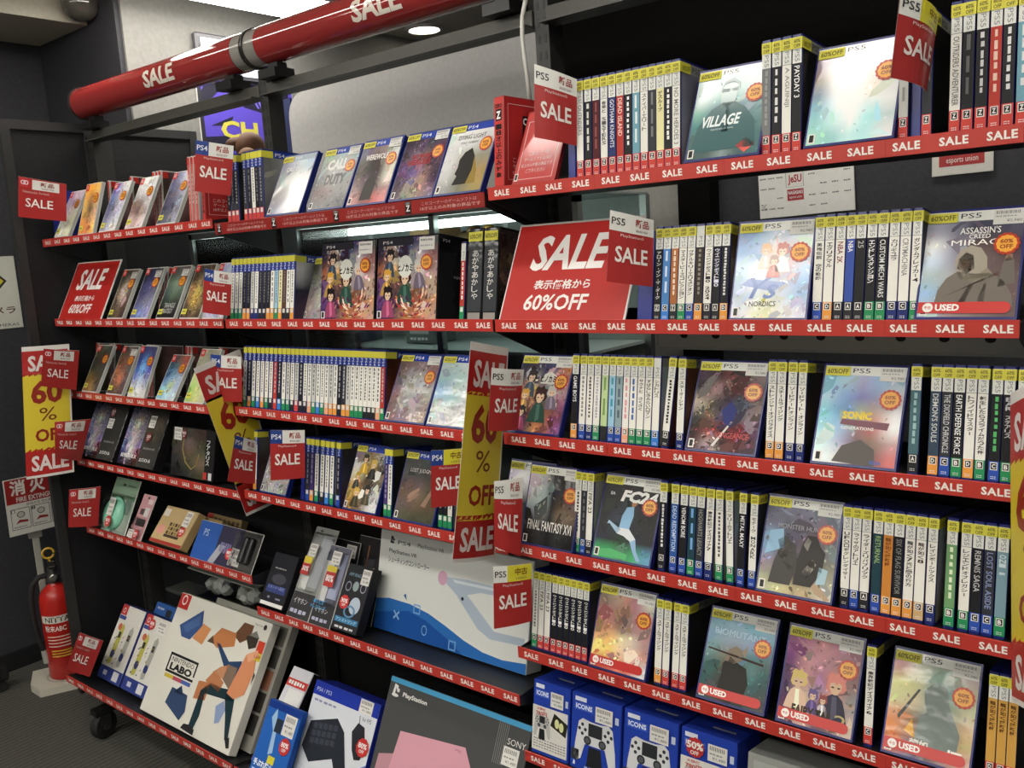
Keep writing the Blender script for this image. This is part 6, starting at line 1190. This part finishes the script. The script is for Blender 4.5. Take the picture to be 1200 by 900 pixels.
def p_fire(m, mp, W, h):
    m.rect(mp, .003, .003, W - .003, h - .003, 'd6d4cc', 0).rect(mp, .003, h * .56, W - .003, h - .003, '96201e', 1)
    for i, ch in enumerate('消火器'): m.text(mp, ch, W * (.08 + .30 * i), h * .70, W * (.32 + .30 * i), h * .97, 'dcd8d0', 2, bold=.03)
    m.text(mp, 'FIRE EXTINGUISHER', W * .16, h * .58, W * .95, h * .665, 'dcd8d0', 2, bold=.02); m.text(mp, '使用方法 消火器の使い方', W * .3, h * .49, W * .9, h * .54, '444', 2)
    for i in range(3):
        a = W * (.05 + .31 * i)
        for q in ((a, .10, a + W * .29, .11), (a, .46, a + W * .29, .47), (a, .10, a + .002, .47), (a + W * .29 - .002, .10, a + W * .29, .47)): m.rect(mp, q[0], h * q[1], q[2], h * q[3], '444', 1)
        m.rect(mp, a + .003, h * .40, a + .016, h * .455, '222', 1).text(mp, str(i + 1), a + .006, h * .405, a + .013, h * .45, 'eee', 2)
        m.poly(mp, [(a + W * .06, h * .20), (a + W * .12, h * .27), (a + W * .25, h * .25), (a + W * .25, h * .21), (a + W * .13, h * .22)], '8e2420', 1).poly(mp, [(a + W * .09, h * .36), (a + W * .14, h * .42), (a + W * .22, h * .38), (a + W * .20, h * .31), (a + W * .13, h * .29)], 'c0bcb4', 1).ring(mp, a + W * .15, h * .36, W * .06, h * .055, .2, '3a3a3a', 2)
        m.greek(mp, a + W * .03, h * .13, a + W * .24, h * .155, 6, '777', 1, vert=False)
xs = -3.60
wall_sign('instruction_sign', 'white and red fire extinguisher instruction sign on a grey post', 'sign', (at_x(3, 564, xs), at_x(78, 545, xs), at_x(78, 613.5, xs), at_x(12, 630, xs)), p_fire)
def p_cam(m, mp, W, h):
    m.rect(mp, .001, .001, W - .001, h - .001, 'd2d2c6', 0); c, v, r = W * .52, h * .66, h * .30
    m.poly(mp, [(c - r, v), (c, v + r), (c + r, v), (c, v - r)], '26241c', 1).poly(mp, [(c - r * .86, v), (c, v + r * .86), (c + r * .86, v), (c, v - r * .86)], 'c8bc30', 2)
    m.bbox; m.rect(mp, c - r * .40, v - r * .12, c + r * .28, v + r * .18, '33301c', 3).poly(mp, [(c + r * .28, v - .02 * r), (c + r * .5, v - r * .15), (c + r * .5, v + r * .22), (c + r * .28, v + r * .08)], '33301c', 3)
    m.text(mp, '防犯カメラ', W * .08, h * .20, W * .92, h * .31, '5a2a22', 2, bold=.02).text(mp, '作動中', W * .22, h * .095, W * .62, h * .18, '33302c', 2, bold=.01).text(mp, 'SECURITY CAMERAS', W * .06, h * .03, W * .94, h * .07, '3c3a36', 2)
xs = -3.845; a, b = at_x(14, 300, xs), at_x(27.7, 383, xs); wd = .26
wall_sign('security_sign', 'white security camera notice with a yellow diamond on the dark wall', 'sign', (Vector((xs, b.y - wd, a.z)), Vector((xs, b.y, a.z)), b, Vector((xs, b.y - wd, b.z))), p_cam)
t = thing('dome_camera', 'smoked dome camera hanging by the pale ceiling beam', 'security camera', (-3.39, at_x(94, 4, -3.39).y, CEIL))
MB().lathe([(.0, -.001), (.06, -.001), (.06, -.02), (0, -.02)], 'b4b0a4', 'plastic', 24).build('mount', t)
MB().lathe([(.064, -.02), (.068, -.045), (.064, -.07), (.050, -.092), (.028, -.106), (0, -.110)], '55534c', 'tube', 28, cap=False).build('dome', t, True)
c = at_z(4, 812, 0)
t = thing('trolley_foot', 'black trolley foot with a small caster at the edge of the carpet', 'trolley foot', (c.x - .03, c.y - .02, 0))
MB().bbox(-.03, -.18, .045, .035, .05, .105, '1b1b1c', 'plastic', .006).build('foot_beam', t)
MB().lathe([(0, -.012), (.020, -.012), (.0225, -.006), (.0225, .006), (.020, .012), (0, .012)], '2c2c2c', 'rubber', 18, (.01, .02, .0225), (1, .2, 0)).bbox(.0, .008, .036, .02, .032, .046, '3a3a3a', 'metal', .002).build('caster', t)

# ================================================================== things behind the rack
t = thing('partition_board', 'large grey board with a rounded corner behind the middle bay', 'partition', (-2.84, 2.20, 0))
pts = [(0.03, 1.10), (1.30, 1.10), (1.30, 2.20), (.10, 2.20)] + [(.10 - .085 * math.sin(i * math.pi / 12), 2.115 + .085 * math.cos(i * math.pi / 12)) for i in range(1, 7)]
MB().prism(pts, 0, .03, 'b4b4b2', 'paint', 'y').build('panel', t)
for x in (.2, 1.1): MB().box(x, .035, 0, x + .05, .07, 1.5, '333', 'paint').box(x, -.12, 0, x + .05, .22, .03, '333', 'paint').build('leg', t)
t = thing('rolled_banner', 'dark blue standing banner beside the grey board', 'banner', (-2.99, 2.24, 0)); m = MB(); m.box(0, 0, .02, .13, .006, 2.2, '1c2850', 'print'); m.greek(flat((0, -.0004, 0)), .03, 1.3, .08, 2.1, 14, '4a5a90', 1); m.build('sheet', t); MB().bbox(-.01, -.06, 0, .14, .08, .0195, '333', 'metal').build('base', t)
t = thing('glass_showcase', 'lit glass showcase standing behind the left and middle bays', 'showcase', (-2.95, 1.80, 0)); Ls, ds, hs = 1.70, .34, 1.70
MB().box(0, 0, 0, Ls, ds, .55, '2a2b2c', 'paint').build('cabinet_base', t)
m = MB()
for x in (0, .6, 1.2, Ls - .02): m.box(x, 0, .5505, x + .02, .02, hs, '8f9492', 'metal').box(x, ds - .02, .5505, x + .02, ds, hs, '8f9492', 'metal')
m.box(0, 0, hs - .02, Ls, .02, hs, '8f9492', 'metal'); m.build('frame', t)
for z in (.95, 1.30, 1.52): MB().box(.02, .022, z, Ls - .02, ds - .022, z + .008, '9aa5a2', 'plastic').build('glass_shelf', t)
MB().box(.02, ds - .018, .5505, Ls - .02, ds - .004, hs, '8a928f', 'paint').build('back_panel', t)
MB().box(.021, .002, .552, Ls - .021, .005, hs - .021, 'eee', 'clear_glass').build('glass_front', t)
MB().box(.03, .03, hs - .052, Ls - .03, .05, hs - .030, 'fff', 'case_glow').build('strip_light', t)
MB().box(.03, .03, 1.500, Ls - .03, .060, 1.5195, 'fff', 'case_glow').build('strip_light', t)  # lower strip, added and run full length to brighten the gap
m = MB().box(.005, .002, hs + .0005, Ls - .005, ds, hs + .006, '7d8684', 'plastic'); m.build('top_glass', t)
for i, (x, z, c) in enumerate(((.25, 1.31, '6a4a3a'), (.62, 1.31, '3a4a5c'), (.95, 1.31, '5a5f5c'), (1.00, 1.531, '8a6a3c'), (.45, .961, '5c3a3a'), (1.4, .961, '44525c'))):
    q = thing('collectible_box', ordw(i) + ' boxed collectible standing inside the glass showcase', 'boxed item', (-2.95 + x, 1.92, z)); MB().bbox(0, 0, 0, .12, .10, .15 if z < 1.5 else .12, c, 'print', .003).build('carton', q); m = MB(); m.rect(FRONT, .02, .03, .10, .10, 'a8a8a0', 1).greek(FRONT, .02, .01, .1, .02, 5, 'ccc', 1, vert=False); m.build('printed_front', q)
t = thing('golden_ornament', 'curly golden ornament in the case behind the second-shelf sale board', 'ornament', (-1.68, 1.90, 1.529)); rk = random.Random(2)
m = MB(); m.lathe([(0, 0), (.07, 0), (.085, .03), (.07, .07), (.03, .10), (0, .105)], '6b5226', 'metal', 16)
for i in range(16): m.lathe([(0, -.018), (.014, -.012), (.02, 0), (.014, .012), (0, .018)], rk.choice(['8a6a2c', 'a8863a', '5c4420']), 'metal', 8, (rk.uniform(-.10, .10), rk.uniform(-.05, .05), rk.uniform(.02, .11)), (0, 0, 1), False)
m.build('curls', t, True)
t = thing('plush_toy', 'brown plush toy on the showcase top, showing over the top-shelf cases by the purple poster', 'plush toy', (at(291, 150, 1.96).x, 1.96, 1.7065))
def blob(p, r, c, s=(1, 1, 1), n=14): return MB().lathe([(r * math.sin(i * math.pi / 10) * s[0], -r * math.cos(i * math.pi / 10) * s[2]) for i in range(11)], c, 'rubber', n, p, None, False)
blob((0, 0, .12), .075, '4a3020', (1, 1, 1.6)).build('body', t, True); blob((.0, 0, .285), .052, '6a4630').build('head', t, True); blob((.05, -.05, .24), .035, '8a6242').build('arm', t, True); blob((-.05, -.05, .20), .035, '7a563c').build('arm', t, True); blob((-.05, -.02, .30), .03, '5a3a24', (1.3, 1, .8)).build('ear', t, True); blob((.04, -.05, .18), .04, 'c8b49a').build('belly_patch', t, True)
def p_purple(m, mp, W, h):
    m.rect(mp, .003, .003, W - .003, h - .003, '5a48c0', 0)
    for pts in ([(.02, .62), (.30, .98), (.10, .98), (.02, .80)], [(.45, .70), (.62, .98), (.95, .98), (.95, .72), (.75, .62)], [(.02, .30), (.30, .34), (.34, .22), (.02, .16)], [(.40, .04), (.62, .30), (.86, .10), (.86, .02)], [(.10, .44), (.34, .58), (.30, .46)]): m.poly(mp, [(W * a, h * b) for a, b in pts], '1a1730', 1)
    for i in range(7): m.poly(mp, [(W * (.50 + .05 * i), h * .95), (W * (.53 + .05 * i), h * .95), (W * (.62 + .04 * i), h * .70), (W * (.60 + .04 * i), h * .70)], '7468d8', 2)
    m.text(mp, 'CH', W * .20, h * .30, W * .58, h * .52, 'd0c850', 4, bold=.035).rect(mp, .003, .003, .02, h - .003, '24242c', 2)
xw = -3.2215; ya, yb = at_x(234, 150, xw).y, at_x(345, 150, xw).y
za, zb = at_x(234, 92, xw).z, at_x(240, 190, xw).z
wall_sign('poster', 'purple cartoon-lettered poster on the side wall seen under the red tube', 'poster', ((xw + .006, ya, za), (xw + .006, yb, za), (xw + .006, yb, zb), (xw + .006, ya, zb)), p_purple, .005)
a = at_x(223, 38, xw); b = at_x(300, 60, xw); w_ = b.y - a.y
t = thing('wall_monitor', 'framed bright screen on the side wall behind the red tube', 'monitor', (xw + .03, a.y, a.z - .17), (0, 0, math.pi / 2))
MB().bbox(0, 0, 0, w_, .029, .17, '4a4a4e', 'plastic', .006).build('bezel', t); MB().box(.02, -.003, .02, w_ - .02, -.0005, .15, 'fff', 'screen_glow').build('screen', t)
# right bay: posters on the partition and the grey strip beside the black pillar
p0, p1 = at(802, 225, 2.40).x, at(849, 225, 2.40).x
bpy.data.objects['wall_pillar'].location.x = p0 + 1.03
struct('wall_strip', MB().box(at(641, 230, 2.40).x, 2.400, 0, p0 - .002, 2.419, CEIL, '888'), 'wall_grey')
def p_sponsor(m, mp, W, h):
    m.rect(mp, .001, .001, W - .001, h - .001, 'f2f0ea', 0).rect(mp, W * .30, h * .56, W * .49, h * .86, 'eeeae4', 1); rd = 'b03038'
    for q in ((.30, .56, .49, .565), (.30, .85, .49, .86), (.30, .56, .305, .86), (.485, .56, .49, .86)): m.rect(mp, W * q[0], h * q[1], W * q[2], h * q[3], '999', 2)
    m.text(mp, 'JeSU', W * .325, h * .60, W * .47, h * .80, rd, 2, bold=.03).rect(mp, W * .31, h * .30, W * .485, h * .52, rd, 1).text(mp, 'NAGASAKI', W * .32, h * .42, W * .475, h * .49, 'eee', 2, bold=.02).text(mp, 'esports union', W * .33, h * .33, W * .465, h * .39, 'eee', 2)
    q = random.Random(6)
    for i in range(5):
        for j in range(4):
            u = (.02, .11, .20, .54, .66, .78, .90)[(i + j * 2) % 7]; m.greek(mp, W * u, h * (.16 + .2 * j), W * (u + .07), h * (.19 + .2 * j), 4, '555', 1, vert=False, seed=i + j)
    m.text(mp, 'TVC', W * .02, h * .18, W * .08, h * .28, '444', 1)
Yp = 2.412
wall_sign('sponsor_poster', 'white sponsor sheet with a small red logo on the dark wall above the second shelf', 'poster', (at(888, 198, Yp), at(1000, 188, Yp), at(1000, 246, Yp), at(891, 257, Yp)), p_sponsor, .003)
def p_nag(m, mp, W, h): m.rect(mp, .001, .001, W - .001, h - .001, 'dcd8d0', 0).rect(mp, W * .12, h * .16, W * .86, h * .60, 'b03030', 1).text(mp, 'NAGASAKI', W * .16, h * .36, W * .82, h * .56, 'f0ece6', 2, bold=.05).text(mp, 'esports union', W * .24, h * .19, W * .76, h * .32, 'f0ece6', 2).poly(mp, [(W * .2, h * .66), (W * .35, h * .85), (W * .42, h * .85), (W * .27, h * .66)], 'b03030', 1)
a, b = at(1092, 207.5, Yp), at(1164, 200, Yp)
wall_sign('union_poster', 'white and red esports union sheet on the dark wall near the far end', 'poster', (a + Vector((0, 0, .13)), b + Vector((0, 0, .13)), b, a), p_nag, .003)
t = thing('power_cable', 'white cable hanging down in front of the rack top beam', 'cable', at(616, 12, 1.52))
a0 = at(616, 12, 1.52); MB().tube([at(619, -40, 1.52) - a0, at(616, 0, 1.52) - a0, at(612, 20, 1.52) - a0, at(612, 45, 1.52) - a0, at(615, 70, 1.52) - a0, at(619, 100, 1.53) - a0, at(622, 125, 1.55) - a0], .0045, 'd0d0c8', 'plastic', 8).build('cord', t, True)
SC.view_layers[0].update()
